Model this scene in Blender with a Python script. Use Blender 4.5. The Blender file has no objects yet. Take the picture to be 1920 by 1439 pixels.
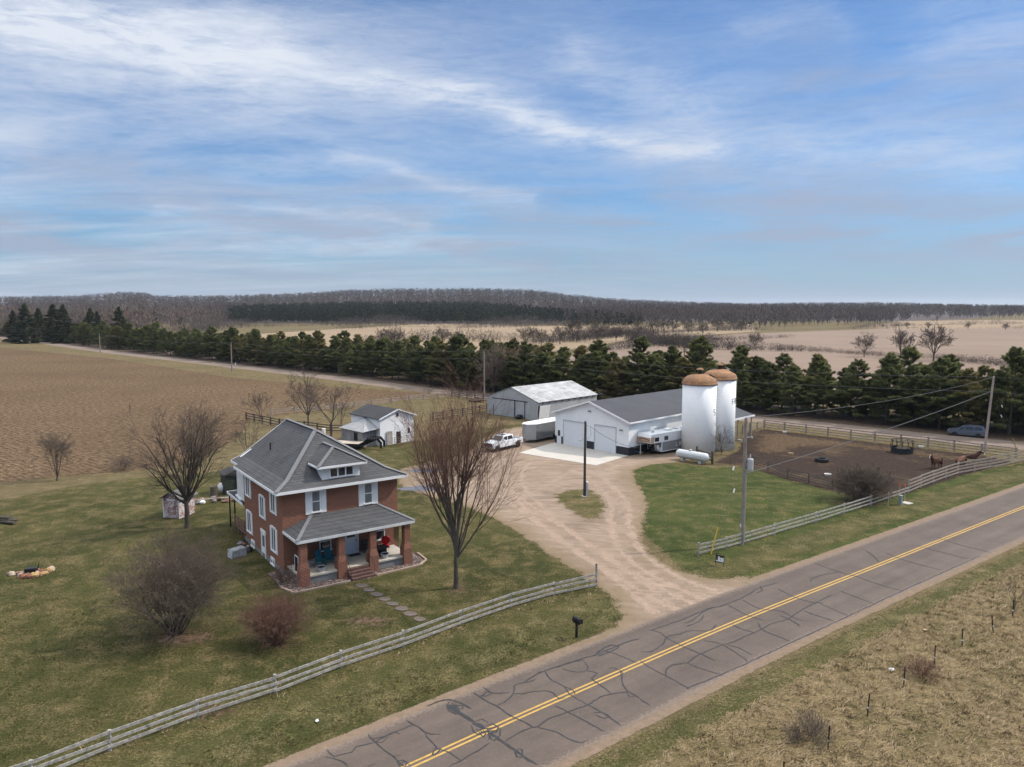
import bpy, math, random
import numpy as np
from mathutils import Vector
R=math.radians; PI=math.pi
random.seed(7); rng=np.random.default_rng(7)
sc=bpy.context.scene; COL=sc.collection
# ------------------------------------------------------------------ camera
CAMH=20.2; FPX=1400.0; PITCH=math.atan((719.5-572)/FPX)
cd=bpy.data.cameras.new('camera'); cam=bpy.data.objects.new('camera',cd); COL.objects.link(cam)
cam.location=(0,0,CAMH); cam.rotation_euler=(PI/2-PITCH,0,0)
cd.sensor_width=36; cd.lens=36*FPX/1920; cd.clip_end=30000; cd.clip_start=0.5
sc.camera=cam
def at(px,py,z=0.0):
    "photo pixel (1920 wide) -> point of the world on the height z"
    u=(px-960)/FPX; v=(719.5-py)/FPX
    d=(u, math.cos(PITCH)+v*math.sin(PITCH), -math.sin(PITCH)+v*math.cos(PITCH))
    t=(z-CAMH)/d[2]
    return (t*d[0], t*d[1])
# ------------------------------------------------------------------ mesh helper
class MB:
    def __init__(s): s.v=[]; s.f=[]
    def _a(s,vs,fs):
        n=len(s.v); s.v+=[tuple(p) for p in vs]; s.f+=[tuple(i+n for i in f) for f in fs]; return s
    def hexa(s,p): return s._a(p,[(3,2,1,0),(4,5,6,7),(0,1,5,4),(1,2,6,5),(2,3,7,6),(3,0,4,7)])
    def box(s,x0,x1,y0,y1,z0,z1):
        if x0>x1: x0,x1=x1,x0
        if y0>y1: y0,y1=y1,y0
        return s.hexa([(x0,y0,z0),(x1,y0,z0),(x1,y1,z0),(x0,y1,z0),(x0,y0,z1),(x1,y0,z1),(x1,y1,z1),(x0,y1,z1)])
    def obox(s,c,sz,rz=0,rx=0,ry=0):
        from mathutils import Euler
        m=Euler((rx,ry,rz)).to_matrix(); a,b,d=[q/2 for q in sz]
        pts=[(-a,-b,-d),(a,-b,-d),(a,b,-d),(-a,b,-d),(-a,-b,d),(a,-b,d),(a,b,d),(-a,b,d)]
        return s.hexa([tuple(Vector(c)+m@Vector(p)) for p in pts])
    def beam(s,p0,p1,w,h):
        "board from p0 to p1, w thick sideways, h tall"
        p0,p1=Vector(p0),Vector(p1); d=(p1-p0).normalized(); up=Vector((0,0,1))
        if abs(d.z)>.98: up=Vector((0,1,0))
        sd=d.cross(up).normalized()*w/2; u=sd.cross(d).normalized()*h/2
        return s.hexa([p0-sd-u,p0+sd-u,p1+sd-u,p1-sd-u,p0-sd+u,p0+sd+u,p1+sd+u,p1-sd+u])
    def poly(s,pts): return s._a(pts,[tuple(range(len(pts)))])
    def prism(s,pts,ax,a0,a1):
        "2d outline pushed along an axis: ax 'x' -> pts are (y,z); 'y' -> (x,z); 'z' -> (x,y)"
        def P(q,a): return {'x':(a,q[0],q[1]),'y':(q[0],a,q[1]),'z':(q[0],q[1],a)}[ax]
        n=len(pts); vs=[P(q,a0) for q in pts]+[P(q,a1) for q in pts]
        fs=[tuple(range(n))[::-1],tuple(range(n,2*n))]+[(i,(i+1)%n,n+(i+1)%n,n+i) for i in range(n)]
        return s._a(vs,fs)
    def tube(s,pts,rad,n=6,cap=True):
        pts=[Vector(p) for p in pts]
        if not hasattr(rad,'__len__'): rad=[rad]*len(pts)
        vs=[];fs=[]
        for i,p in enumerate(pts):
            d=(pts[min(i+1,len(pts)-1)]-pts[max(i-1,0)]).normalized()
            a=d.cross(Vector((0,0,1)) if abs(d.z)<.9 else Vector((1,0,0))).normalized(); b=d.cross(a)
            for k in range(n):
                t=2*PI*k/n; vs.append(p+(a*math.cos(t)+b*math.sin(t))*rad[i])
        for i in range(len(pts)-1):
            for k in range(n):
                fs.append((i*n+k,i*n+(k+1)%n,(i+1)*n+(k+1)%n,(i+1)*n+k))
        if cap: fs+=[tuple(range(n))[::-1],tuple(range((len(pts)-1)*n,len(pts)*n))]
        return s._a(vs,fs)
    def lathe(s,prof,c=(0,0,0),n=32,ax='z'):
        vs=[];fs=[]
        for r,z in prof:
            for k in range(n):
                t=2*PI*k/n
                p=(r*math.cos(t),r*math.sin(t),z)
                if ax=='y': p=(p[0],p[2],p[1])
                if ax=='x': p=(p[2],p[0],p[1])
                vs.append((p[0]+c[0],p[1]+c[1],p[2]+c[2]))
        m=len(prof)
        for i in range(m-1):
            for k in range(n): fs.append((i*n+k,i*n+(k+1)%n,(i+1)*n+(k+1)%n,(i+1)*n+k))
        if prof[0][0]>1e-4: fs.append(tuple(range(n))[::-1])
        if prof[-1][0]>1e-4: fs.append(tuple(range((m-1)*n,m*n)))
        return s._a(vs,fs)
    def lump(s,c,r,seed=0,jit=.25,n=8):
        "rounded uneven lump (stone, heap)"
        q=random.Random(seed); vs=[];fs=[]
        m=5
        for i in range(m+1):
            ph=PI*i/m
            for k in range(n):
                t=2*PI*k/n; j=1+q.uniform(-jit,jit)
                vs.append((c[0]+r[0]*j*math.sin(ph)*math.cos(t),c[1]+r[1]*j*math.sin(ph)*math.sin(t),c[2]+r[2]*j*math.cos(ph)))
        for i in range(m):
            for k in range(n): fs.append(((i+1)*n+k,(i+1)*n+(k+1)%n,i*n+(k+1)%n,i*n+k))
        return s._a(vs,fs)
    def build(s,name,mat,parent=None,loc=None,rz=0,smooth=False,bevel=0):
        me=bpy.data.meshes.new(name); me.from_pydata(s.v,[],s.f); me.materials.append(mat)
        if smooth: me.polygons.foreach_set('use_smooth',[True]*len(me.polygons))
        me.update()
        o=bpy.data.objects.new(name,me); COL.objects.link(o)
        if parent is not None: o.parent=parent
        if loc is not None: o.location=loc
        if rz: o.rotation_euler=(0,0,rz)
        if bevel:
            b=o.modifiers.new('bevel','BEVEL'); b.width=bevel; b.segments=2; b.limit_method='ANGLE'
        return o
def tag(o,label=None,cat=None,group=None,kind=None):
    if label: o['label']=label
    if cat: o['category']=cat
    if group: o['group']=group
    if kind: o['kind']=kind
    return o
def thing(name,label,cat,loc=(0,0,0),rz=0,group=None):
    o=bpy.data.objects.new(name,None); COL.objects.link(o); o.empty_display_size=.3
    o.location=loc if len(loc)==3 else (loc[0],loc[1],0); o.rotation_euler=(0,0,rz)
    return tag(o,label,cat,group)
def copy_tree(o,parent=None):
    c=o.copy(); COL.objects.link(c)
    if parent is not None: c.parent=parent
    for ch in o.children: copy_tree(ch,c)
    return c
def np_mesh(name,verts,faces_flat,nper,mat,parent=None,attrs=None,smooth=False):
    "fast mesh from numpy: faces all with nper corners"
    me=bpy.data.meshes.new(name); nv=len(verts); nf=len(faces_flat)//nper
    me.vertices.add(nv); me.vertices.foreach_set('co',np.asarray(verts,np.float32).ravel())
    me.loops.add(nf*nper); me.loops.foreach_set('vertex_index',np.asarray(faces_flat,np.int32))
    me.polygons.add(nf); me.polygons.foreach_set('loop_start',np.arange(0,nf*nper,nper,dtype=np.int32))
    if smooth: me.polygons.foreach_set('use_smooth',np.ones(nf,bool))
    me.materials.append(mat); me.update(calc_edges=True)
    for k,a in (attrs or {}).items():
        at_=me.attributes.new(k,'FLOAT','POINT'); at_.data.foreach_set('value',np.asarray(a,np.float32))
    o=bpy.data.objects.new(name,me); COL.objects.link(o)
    if parent is not None: o.parent=parent
    return o
def spline(pts,step=1.0):
    "smooth line through points"
    P=[Vector((p[0],p[1],p[2] if len(p)>2 else 0)) for p in pts]; out=[]
    for i in range(len(P)-1):
        a=P[max(i-1,0)];b=P[i];c=P[i+1];d=P[min(i+2,len(P)-1)]
        n=max(1,int((c-b).length/step))
        for k in range(n):
            t=k/n
            out.append(.5*((2*b)+(c-a)*t+(2*a-5*b+4*c-d)*t*t+(3*b-a-3*c+d)*t**3))
    out.append(P[-1]); return out
# ------------------------------------------------------------------ materials
class NT:
    def __init__(s,name):
        s.m=bpy.data.materials.new(name); s.m.use_nodes=True; s.t=s.m.node_tree
        s.t.nodes.clear(); s.out=s.t.nodes.new('ShaderNodeOutputMaterial')
    def n(s,typ,ins=None,**kw):
        x=s.t.nodes.new('ShaderNode'+typ)
        for k,v in kw.items(): setattr(x,k,v)
        for k,v in (ins or {}).items(): s.put(x.inputs[k],v)
        return x
    def put(s,sock,v):
        if isinstance(v,bpy.types.NodeSocket): s.t.links.new(v,sock)
        elif isinstance(v,bpy.types.Node): s.t.links.new(v.outputs[0],sock)
        else:
            if hasattr(sock.default_value,'__len__') and not hasattr(v,'__len__'): v=(v,v,v)
            if sock.type=='RGBA' and len(v)==3: v=(*v,1)
            sock.default_value=v
    def obj(s): return s.n('TexCoord').outputs['Object']
    def pos(s): return s.n('NewGeometry').outputs['Position']
    def map(s,v,scale=(1,1,1),rot=(0,0,0)): return s.n('Mapping',{'Vector':v,'Scale':scale,'Rotation':rot}).outputs[0]
    def noise(s,v,scale,detail=4,rough=.6,dist=0): return s.n('TexNoise',{'Vector':v,'Scale':scale,'Detail':detail,'Roughness':rough,'Distortion':dist}).outputs[0]
    def ramp(s,f,p0,p1,c0=(0,0,0),c1=(1,1,1)):
        x=s.n('ValToRGB',{'Fac':f}); e=x.color_ramp.elements
        e[0].position=p0;e[1].position=p1; e[0].color=(*c0,1); e[1].color=(*c1,1); return x.outputs[0]
    def mix(s,f,a,b,mode='MIX'):
        x=s.n('Mix',data_type='RGBA',blend_type=mode); s.put(x.inputs[0],f); s.put(x.inputs[6],a); s.put(x.inputs[7],b); return x.outputs[2]
    def math(s,op,a,b=0.0,c=None,clamp=False):
        x=s.n('Math',operation=op,use_clamp=clamp); s.put(x.inputs[0],a); s.put(x.inputs[1],b)
        if c is not None: s.put(x.inputs[2],c)
        return x.outputs[0]
    def attr(s,name): return s.n('Attribute',attribute_name=name).outputs['Fac']
    def bump(s,h,strength=.5,dist=.05): return s.n('Bump',{'Height':h,'Strength':strength,'Distance':dist}).outputs[0]
    def bsdf(s,col,rough=.8,metal=0,normal=None,alpha=None,spec=.3,emit=None):
        b=s.n('BsdfPrincipled',{'Base Color':col,'Roughness':rough,'Metallic':metal,'Specular IOR Level':spec})
        if normal is not None: s.put(b.inputs['Normal'],normal)
        if alpha is not None: s.put(b.inputs['Alpha'],alpha)
        s.t.links.new(b.outputs[0],s.out.inputs[0]); return b
def lin(r,g,b): return tuple(((c/255+.055)/1.055)**2.4 if c/255>.04045 else c/255/12.92 for c in (r,g,b))
def simple(name,col,rough=.7,metal=0,var=.15,scale=2.0,bump=0,bscale=30,spec=.3):
    m=NT(name); v=m.obj()
    f=m.noise(v,scale,5,.65)
    a=tuple(c*(1-var) for c in col); b=tuple(min(1,c*(1+var)) for c in col)
    c=m.ramp(f,.3,.7,a,b); nr=None
    if bump: nr=m.bump(m.noise(v,bscale,3),bump,.02)
    m.bsdf(c,rough,metal,nr,spec=spec); return m.m
def edge_alpha(m,v,scale=1.2,amp=1.0,off=0.0,attr='edge'):
    "ragged rim of a ground sheet: alpha from distance to its outline plus noise"
    e=m.attr(attr); n1=m.noise(v,scale,5,.7); n2=m.noise(v,scale*9,3,.7)
    w=m.math('ADD',m.math('MULTIPLY',m.math('SUBTRACT',n1,.5),amp*2.2),m.math('MULTIPLY',m.math('SUBTRACT',n2,.5),amp*1.6))
    return m.math('GREATER_THAN',m.math('ADD',m.math('ADD',e,off),w),0.0)
def grass_mat(name,cols,edge=None,sc1=.12,streak=None,fine=1.0,speck=None,dim=.72):
    cols=[(a*dim,b*dim,c*dim*.92) for a,b,c in cols]
    "cols: dark green, green, olive, tan"
    m=NT(name); v=m.pos()
    big=m.noise(v,sc1,4,.6,.6); mid=m.noise(v,.55,6,.7,.4); fi=m.noise(v,7,6,.75); vf=m.noise(v,28,3,.8)
    c=m.mix(m.ramp(big,.40,.58),cols[0],cols[1])
    c=m.mix(m.math('MULTIPLY',m.ramp(mid,.42,.66),.62),c,cols[2])
    t=m.math('ADD',m.math('MULTIPLY',mid,.5),m.math('MULTIPLY',fi,.5))
    c=m.mix(m.math('MULTIPLY',m.ramp(t,.50,.64),.82),c,cols[3])
    if streak:
        sv=m.map(v,(streak[1],streak[2],1),(0,0,streak[0])); sn=m.noise(sv,1,4,.6)
        c=m.mix(m.math('MULTIPLY',m.ramp(sn,.5,.66),.55),c,cols[3])
    k=m.math('MULTIPLY',m.math('SUBTRACT',vf,.5),2.6*fine); k2=m.math('MULTIPLY',m.math('SUBTRACT',fi,.5),2.4*fine)
    c=m.mix(1.0,c,m.n('CombineColor',{0:m.math('ADD',m.math('ADD',k,k2),1.0),1:m.math('ADD',m.math('ADD',k,k2),1.0),2:m.math('ADD',m.math('ADD',k,k2),1.0)}),'MULTIPLY')
    if speck:
        sp=m.noise(v,11,2,.5); c=m.mix(m.ramp(sp,.70,.74),c,speck)
    nr=m.bump(m.math('ADD',fi,vf),.6,.06)
    al=edge_alpha(m,v,*edge) if edge else None
    m.bsdf(c,.95,0,nr,al,spec=.1); return m.m
# ------------------------------------------------------------------ sheets of ground
def dist_poly(X,Y,poly):
    "signed distance, positive inside"
    P=np.array(poly,float); Q=np.roll(P,-1,0); d2=np.full(X.shape,1e18); ins=np.zeros(X.shape,bool)
    for (ax,ay),(bx,by) in zip(P,Q):
        ex,ey=bx-ax,by-ay; L=ex*ex+ey*ey+1e-12
        t=np.clip(((X-ax)*ex+(Y-ay)*ey)/L,0,1)
        d2=np.minimum(d2,(X-ax-t*ex)**2+(Y-ay-t*ey)**2)
        c=((ay>Y)!=(by>Y))&(X<(bx-ax)*(Y-ay)/(by-ay+1e-12)+ax); ins^=c
    d=np.sqrt(d2); return np.where(ins,d,-d)
def sheet(name,poly,res,mat,z,kind='structure',margin=None,parent=None,holes=()):
    margin=res*1.5 if margin is None else margin
    P=np.array(poly,float); x0,y0=P.min(0)-margin; x1,y1=P.max(0)+margin
    nx=int((x1-x0)/res)+2; ny=int((y1-y0)/res)+2
    gx=x0+np.arange(nx)*res; gy=y0+np.arange(ny)*res
    X,Y=np.meshgrid(gx,gy); D=dist_poly(X,Y,poly)
    for h in holes: D=np.minimum(D,-dist_poly(X,Y,h))
    keep=D>-margin
    cell=keep[:-1,:-1]|keep[1:,:-1]|keep[:-1,1:]|keep[1:,1:]
    idx=np.arange(nx*ny).reshape(ny,nx)
    a,b,c,d=idx[:-1,:-1][cell],idx[:-1,1:][cell],idx[1:,1:][cell],idx[1:,:-1][cell]
    F=np.stack([a,b,c,d],1)
    used=np.unique(F); rem=-np.ones(nx*ny,int); rem[used]=np.arange(len(used))
    V=np.stack([X.ravel()[used],Y.ravel()[used],np.full(len(used),z)],1)
    o=np_mesh(name,V,rem[F].ravel(),4,mat,parent,{'edge':D.ravel()[used]})
    if parent is None: o['kind']=kind
    return o
def strip(name,line,half_l,half_r,z,mat,parent=None,kind='structure',attr=True):
    "ribbon along a line with distance-to-edge attribute"
    L=[Vector((p[0],p[1],0)) for p in line]; V=[];E=[];F=[]
    cols=[-1,-.9,-.5,0,.5,.9,1]
    for i,p in enumerate(L):
        d=(L[min(i+1,len(L)-1)]-L[max(i-1,0)]).normalized(); nl=Vector((-d.y,d.x,0))
        for c in cols:
            h=half_l if c>0 else half_r
            q=p+nl*(c*h); V.append((q.x,q.y,z)); E.append((1-abs(c))*h)
    n=len(cols)
    for i in range(len(L)-1):
        for k in range(n-1): F+= [i*n+k,(i+1)*n+k,(i+1)*n+k+1,i*n+k+1]
    F=np.array(F).reshape(-1,4)[:,::-1].ravel()
    o=np_mesh(name,V,F,4,mat,parent,{'edge':E} if attr else None)
    if parent is None and kind: o['kind']=kind
    return o
# ------------------------------------------------------------------ light and sky
SUN_AZ=R(14); SUN_EL=R(46)                 # azimuth from +X towards +Y
sd=bpy.data.lights.new('sun','SUN'); sun=bpy.data.objects.new('sun',sd); COL.objects.link(sun)
sd.energy=3.0; sd.angle=R(2.0); sd.color=(1,.925,.83)
sdir=Vector((math.cos(SUN_EL)*math.cos(SUN_AZ),math.cos(SUN_EL)*math.sin(SUN_AZ),math.sin(SUN_EL)))
sun.rotation_euler=sdir.to_track_quat('Z','Y').to_euler(); sun.location=(60,40,80)
wd=bpy.data.worlds.new('World'); sc.world=wd; wd.use_nodes=True
class WT(NT):
    def __init__(s): s.t=wd.node_tree; s.t.nodes.clear(); s.out=s.t.nodes.new('ShaderNodeOutputWorld')
w=WT(); WS=0.1
sky=w.n('TexSky',sky_type='NISHITA',sun_disc=False,sun_elevation=SUN_EL,sun_rotation=R(90)-SUN_AZ,altitude=300,air_density=1.0,dust_density=.6,ozone_density=1.6)
g=w.n('TexCoord').outputs['Generated']
sx=w.n('SeparateXYZ',{0:g}); X,Y,Z=sx.outputs
az=w.math('ARCTAN2',X,Y); el=w.math('ARCSINE',Z)
P0=w.n('CombineXYZ',{0:az,1:el,2:0.0}).outputs[0]
zz=w.math('ADD',w.math('MAXIMUM',Z,0.0),.10)
PL=w.n('CombineXYZ',{0:w.math('DIVIDE',X,zz),1:w.math('DIVIDE',Y,zz),2:0.0}).outputs[0]
wn=w.n('TexNoise',{'Vector':w.map(P0,(5,14,1),(0,0,R(-12))),'Scale':1.0,'Detail':6,'Roughness':.62,'Distortion':.3})
warp=w.n('VectorMath',operation='SCALE'); w.put(warp.inputs[0],w.n('VectorMath',{0:wn.outputs['Color'],1:(.5,.5,.5)},operation='SUBTRACT').outputs[0]); warp.inputs['Scale'].default_value=.13
PW=w.n('VectorMath',{0:P0,1:w.n('VectorMath',{0:warp.outputs[0],1:(1.3,.42,0)},operation='MULTIPLY').outputs[0]},operation='ADD').outputs[0]
def skyp(px,py):
    u=(px-960)/FPX; v=(719.5-py)/FPX
    d=Vector((u, math.cos(PITCH)+v*math.sin(PITCH), -math.sin(PITCH)+v*math.cos(PITCH))).normalized()
    return (math.atan2(d.x,d.y),math.asin(d.z),0)
def band(a,b,wpx,soft=1.0):
    A=Vector(skyp(*a)); B=Vector(skyp(*b)); AB=B-A
    ap=w.n('VectorMath',{0:PW,1:tuple(A)},operation='SUBTRACT').outputs[0]
    t=w.math('DIVIDE',w.n('VectorMath',{0:ap,1:tuple(AB)},operation='DOT_PRODUCT').outputs['Value'],AB.length_squared,clamp=True)
    sv=w.n('VectorMath',operation='SCALE'); sv.inputs[0].default_value=tuple(AB); w.put(sv.inputs['Scale'],t)
    d=w.n('VectorMath',{0:ap,1:sv.outputs[0]},operation='DISTANCE').outputs['Value']
    q=w.math('DIVIDE',d,wpx/FPX); q=w.math('MULTIPLY',q,q)
    return w.math('DIVIDE',1.0,w.math('ADD',1.0,w.math('MULTIPLY',q,soft)))
def chain(pts,wpx):
    m=None
    for i in range(len(pts)-1):
        b=band(pts[i],pts[i+1],wpx); m=b if m is None else w.math('MAXIMUM',m,b)
    return m
# fine cirrus fibres, drawn out along the wind
f1=w.noise(w.map(P0,(9,42,1),(0,0,R(9))),1.0,7,.66,.5)
f2=w.noise(w.map(PL,(.55,1.5,1),(0,0,R(-25))),1.0,8,.62,.6)
f3=w.noise(w.map(P0,(4,26,1),(0,0,R(2))),1.0,6,.6,.4)
veil=w.math('MULTIPLY',w.ramp(f2,.33,.70),.72)
# more veil to the left, clear blue upper right
vw=w.math('SUBTRACT',.80,w.math('MULTIPLY',w.math('ADD',az,.45),.90),clamp=True)
veil=w.math('MULTIPLY',veil,vw)
f4=w.noise(w.map(P0,(22,120,1),(0,0,R(7))),1.0,5,.7,.8)
veil=w.math('MULTIPLY',veil,w.math('ADD',.55,w.math('MULTIPLY',f4,.9)))
S=[(chain([(-150,10),(200,62),(500,112)],56),1.35),(chain([(480,118),(640,152),(900,192),(1080,248),(1320,268)],26),1.0),
   (chain([(640,292),(780,340),(980,372)],11),.5),(chain([(270,378),(560,392),(800,415)],11),.55),(chain([(430,456),(880,458)],12),.35),
   (chain([(1080,110),(1330,205)],34),.45),(chain([(1420,285),(1900,290)],60),.55),(chain([(-60,245),(40,255)],34),.5),(chain([(1380,40),(1560,30)],22),.25),(chain([(1750,90),(2000,60)],50),.40)]
hi=w.math('MULTIPLY',w.math('SUBTRACT',el,.47),3.0,clamp=True)  # bright cloud overhead, above the view, added to lift the ambient light
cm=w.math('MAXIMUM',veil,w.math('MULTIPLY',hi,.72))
for b,k in S:
    kk=w.math('MULTIPLY',b,w.math('MULTIPLY',w.math('ADD',w.math('MULTIPLY',w.ramp(w.math('ADD',w.math('MULTIPLY',f1,.65),w.math('MULTIPLY',f4,.35)),.32,.66),.85),.25),k))
    cm=w.math('SUBTRACT',1.0,w.math('MULTIPLY',w.math('SUBTRACT',1.0,cm),w.math('SUBTRACT',1.0,kk)),clamp=True)
# lower grey stratus
lowm=w.math('SUBTRACT',1.0,w.math('MULTIPLY',w.math('ABSOLUTE',w.math('SUBTRACT',el,.085)),9.0),clamp=True)
st=w.math('MULTIPLY',w.ramp(f3,.42,.60),w.math('MULTIPLY',lowm,.9))
for b,k in [(chain([(0,468),(480,492)],18),.5),(chain([(920,452),(1420,440)],20),.5),(chain([(430,515),(860,522)],10),.4),(chain([(60,300),(230,320)],34),.6),(chain([(1250,360),(1950,390)],60),.65),(chain([(1500,150),(2000,180)],70),.5),(chain([(1100,480),(1950,470)],30),.6)]:
    st=w.math('MAXIMUM',st,w.math('MULTIPLY',b,w.math('MULTIPLY',w.math('ADD',w.ramp(f3,.3,.65),.25),k)))
k=.80/WS
skyc=w.mix(1.0,sky.outputs[0],(.275,.62,.94),'MULTIPLY')
hz=w.math('SUBTRACT',1.0,w.math('MULTIPLY',el,5.5),clamp=True); hz=w.math('MULTIPLY',hz,hz)
skyc=w.mix(w.math('MULTIPLY',hz,.95),skyc,tuple(c*k for c in lin(158,175,197)))
c=w.mix(cm,skyc,tuple(c*k for c in lin(224,231,243)))
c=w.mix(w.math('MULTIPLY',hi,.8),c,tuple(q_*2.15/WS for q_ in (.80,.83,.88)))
c=w.mix(st,c,tuple(c*k for c in lin(166,176,198)))
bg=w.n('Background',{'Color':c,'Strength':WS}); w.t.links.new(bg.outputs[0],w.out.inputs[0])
sc.view_settings.view_transform='Standard'; sc.view_settings.look='None'; sc.view_settings.gamma=1.0; sc.view_settings.exposure=0.36
sc.cycles.use_denoising=True; sc.cycles.max_bounces=5; sc.cycles.diffuse_bounces=2; sc.cycles.glossy_bounces=2
sc.cycles.transparent_max_bounces=24; sc.cycles.transmission_bounces=3; sc.cycles.use_adaptive_sampling=True; sc.cycles.adaptive_threshold=.015
sc.cycles.sample_clamp_indirect=4
# ------------------------------------------------------------------ ground
G_DK,G_GR,G_OL,G_TAN=(.052,.056,.018),(.080,.078,.027),(.118,.098,.042),(.235,.175,.092)
m_ground=grass_mat('dry_grass_ground',[(.13,.105,.055),(.17,.13,.07),(.19,.145,.08),(.27,.205,.12)],None,.05)
MB().poly([(-12000,-300,0),(12000,-300,0),(12000,16000,0),(-12000,16000,0)]).build('ground',m_ground)['kind']='structure'
def PX(pts,z=0): return [at(x,y,z) for x,y in pts]
# yard lawn and the greener lawn by the paddock
m_lawn=grass_mat('yard_lawn',[G_DK,G_GR,G_OL,G_TAN],(.9,.9),.10,speck=(.26,.21,.14))
m_lawn2=grass_mat('green_lawn',[(.046,.064,.017),(.068,.084,.024),(.100,.098,.034),(.20,.165,.075)],(.9,.9),.12)
yard=PX([(-700,985),(0,940),(120,915),(240,898),(420,884),(500,868),(640,835),(790,826),(870,806),(985,795),(1040,800),(1060,835),(960,985),(1120,1100),(1190,1160)])+[(2,41.5),(-10.5,31),(-34,11.5),(-60,0),(-110,20)]
sheet('yard_lawn',yard,.7,m_lawn,.006)
m_pud=simple('puddle_water',(.10,.085,.08),.06,0,.1,1,spec=.6)
for c_,r_,rz_ in ((at(798,883),(2.3,1.1),.5),(at(790,917),(2.6,1.3),.8)):
    q_=random.Random(int(c_[1])); o=MB().poly([(c_[0]+r_[0]*q_.uniform(.7,1.2)*math.cos(t),c_[1]+r_[1]*q_.uniform(.7,1.2)*math.sin(t),.024) for t in [k*PI/9 for k in range(18)]]).build('puddle',m_pud); o['kind']='structure'
paddock_lawn=PX([(1185,880),(1250,866),(1335,878),(1405,874),(1476,900),(1561,922),(1640,934),(1800,892),(1920,868)])+[(95,118),(100,112),(58,81.0),(36,65),(20.8,53.2),(13,47.5)]+PX([(1300,1082),(1205,1000)])
sheet('paddock_lawn',paddock_lawn,.7,m_lawn2,.006)
# near verge on the far right of the road: rough dry grass
m_verge=grass_mat('roadside_rough_grass',[(.12,.10,.046),(.235,.172,.098),(.18,.138,.074),(.33,.245,.145)],(.9,.8),.16,streak=(R(20),.35,1.6))
sheet('roadside_rough_grass',[(-22,9),(7.6,33.9),(31.0,52.0),(54,69.0),(93,97.4),(130,124),(160,110),(120,40),(60,5)],.9,m_verge,.008)
m_gstrip=grass_mat('road_edge_grass',[(.070,.074,.026),(.105,.096,.038),(.125,.108,.048),(.24,.19,.10)],(1.1,1.8,-.35),.14)
# main road
CL=[(-60,-14),(-30,9.6),(-4.5,30.9),(4.5,38.2),(15.5,46.8),(28,56.0),(51.1,73.0),(90,101.5),(160,153),(260,227)]
cl=spline(CL,1.0)
def off(line,d):
    out=[]
    for i,p in enumerate(line):
        t=(line[min(i+1,len(line)-1)]-line[max(i-1,0)]).normalized(); out.append(Vector((p.x-t.y*d,p.y+t.x*d,0)))
    return out
strip('road_edge_grass',off(cl,-5.75),.95,.95,.012,m_gstrip)
strip('road_edge_grass',off(cl,6.6),1.9,1.9,.012,m_gstrip)
m=NT('sand_shoulder'); v=m.pos(); n1=m.noise(v,2.5,6,.7); n2=m.noise(v,30,3,.7)
c=m.ramp(m.math('ADD',m.math('MULTIPLY',n1,.6),m.math('MULTIPLY',n2,.4)),.3,.7,(.13,.093,.064),(.255,.187,.132))
m.bsdf(c,.95,0,m.bump(n2,.5,.03),edge_alpha(m,v,1.3,.32),spec=.1); m_shoulder=m.m
strip('road_shoulder',cl,4.15,4.55,.016,m_shoulder)
m=NT('asphalt'); v=m.pos(); rv=m.map(v,(1,1,1),(0,0,R(-37.3)))
n1=m.noise(v,.35,5,.65); n2=m.noise(v,60,2,.8); n3=m.noise(m.map(rv,(.04,.8,1)),1.0,4,.6); n4=m.noise(v,6,4,.7)
t=m.math('ADD',m.math('MULTIPLY',n1,.5),m.math('MULTIPLY',n3,.5))
c=m.ramp(t,.3,.7,(.074,.058,.048),(.134,.105,.086))
c=m.mix(m.ramp(n2,.25,.75),m.mix(1.0,c,(.62,.62,.64),'MULTIPLY'),m.mix(1.0,c,(1.35,1.32,1.3),'MULTIPLY'))
c=m.mix(m.math('MULTIPLY',m.ramp(n4,.55,.75),.3),c,(.23,.18,.15))
# sand worn on to the rims
e=m.attr('edge'); c=m.mix(m.math('MULTIPLY',m.ramp(m.math('ADD',m.math('MULTIPLY',e,.5),m.math('MULTIPLY',m.math('SUBTRACT',n4,.5),.9)),.02,.22,(1,1,1),(0,0,0)),.65),c,(.22,.165,.125))
m.bsdf(c,.85,0,m.bump(n2,.35,.01),edge_alpha(m,v,2.5,.16),spec=.25); m_asph=m.m
road=strip('road',cl,3.55,4.0,.022,m_asph)
m=NT('road_paint'); v=m.pos(); n=m.noise(v,3,6,.75); n2=m.noise(v,25,3,.7)
c=m.ramp(n,.3,.7,(.36,.215,.05),(.50,.315,.085)); al=m.math('GREATER_THAN',m.math('ADD',m.math('MULTIPLY',n,.5),m.math('MULTIPLY',n2,.5)),.37)
m.bsdf(c,.7,0,None,al); m_paint=m.m
for d in (-.14,.14): strip('centre_line',off(cl,d),.062,.062,.027,m_paint,attr=False)
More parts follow.
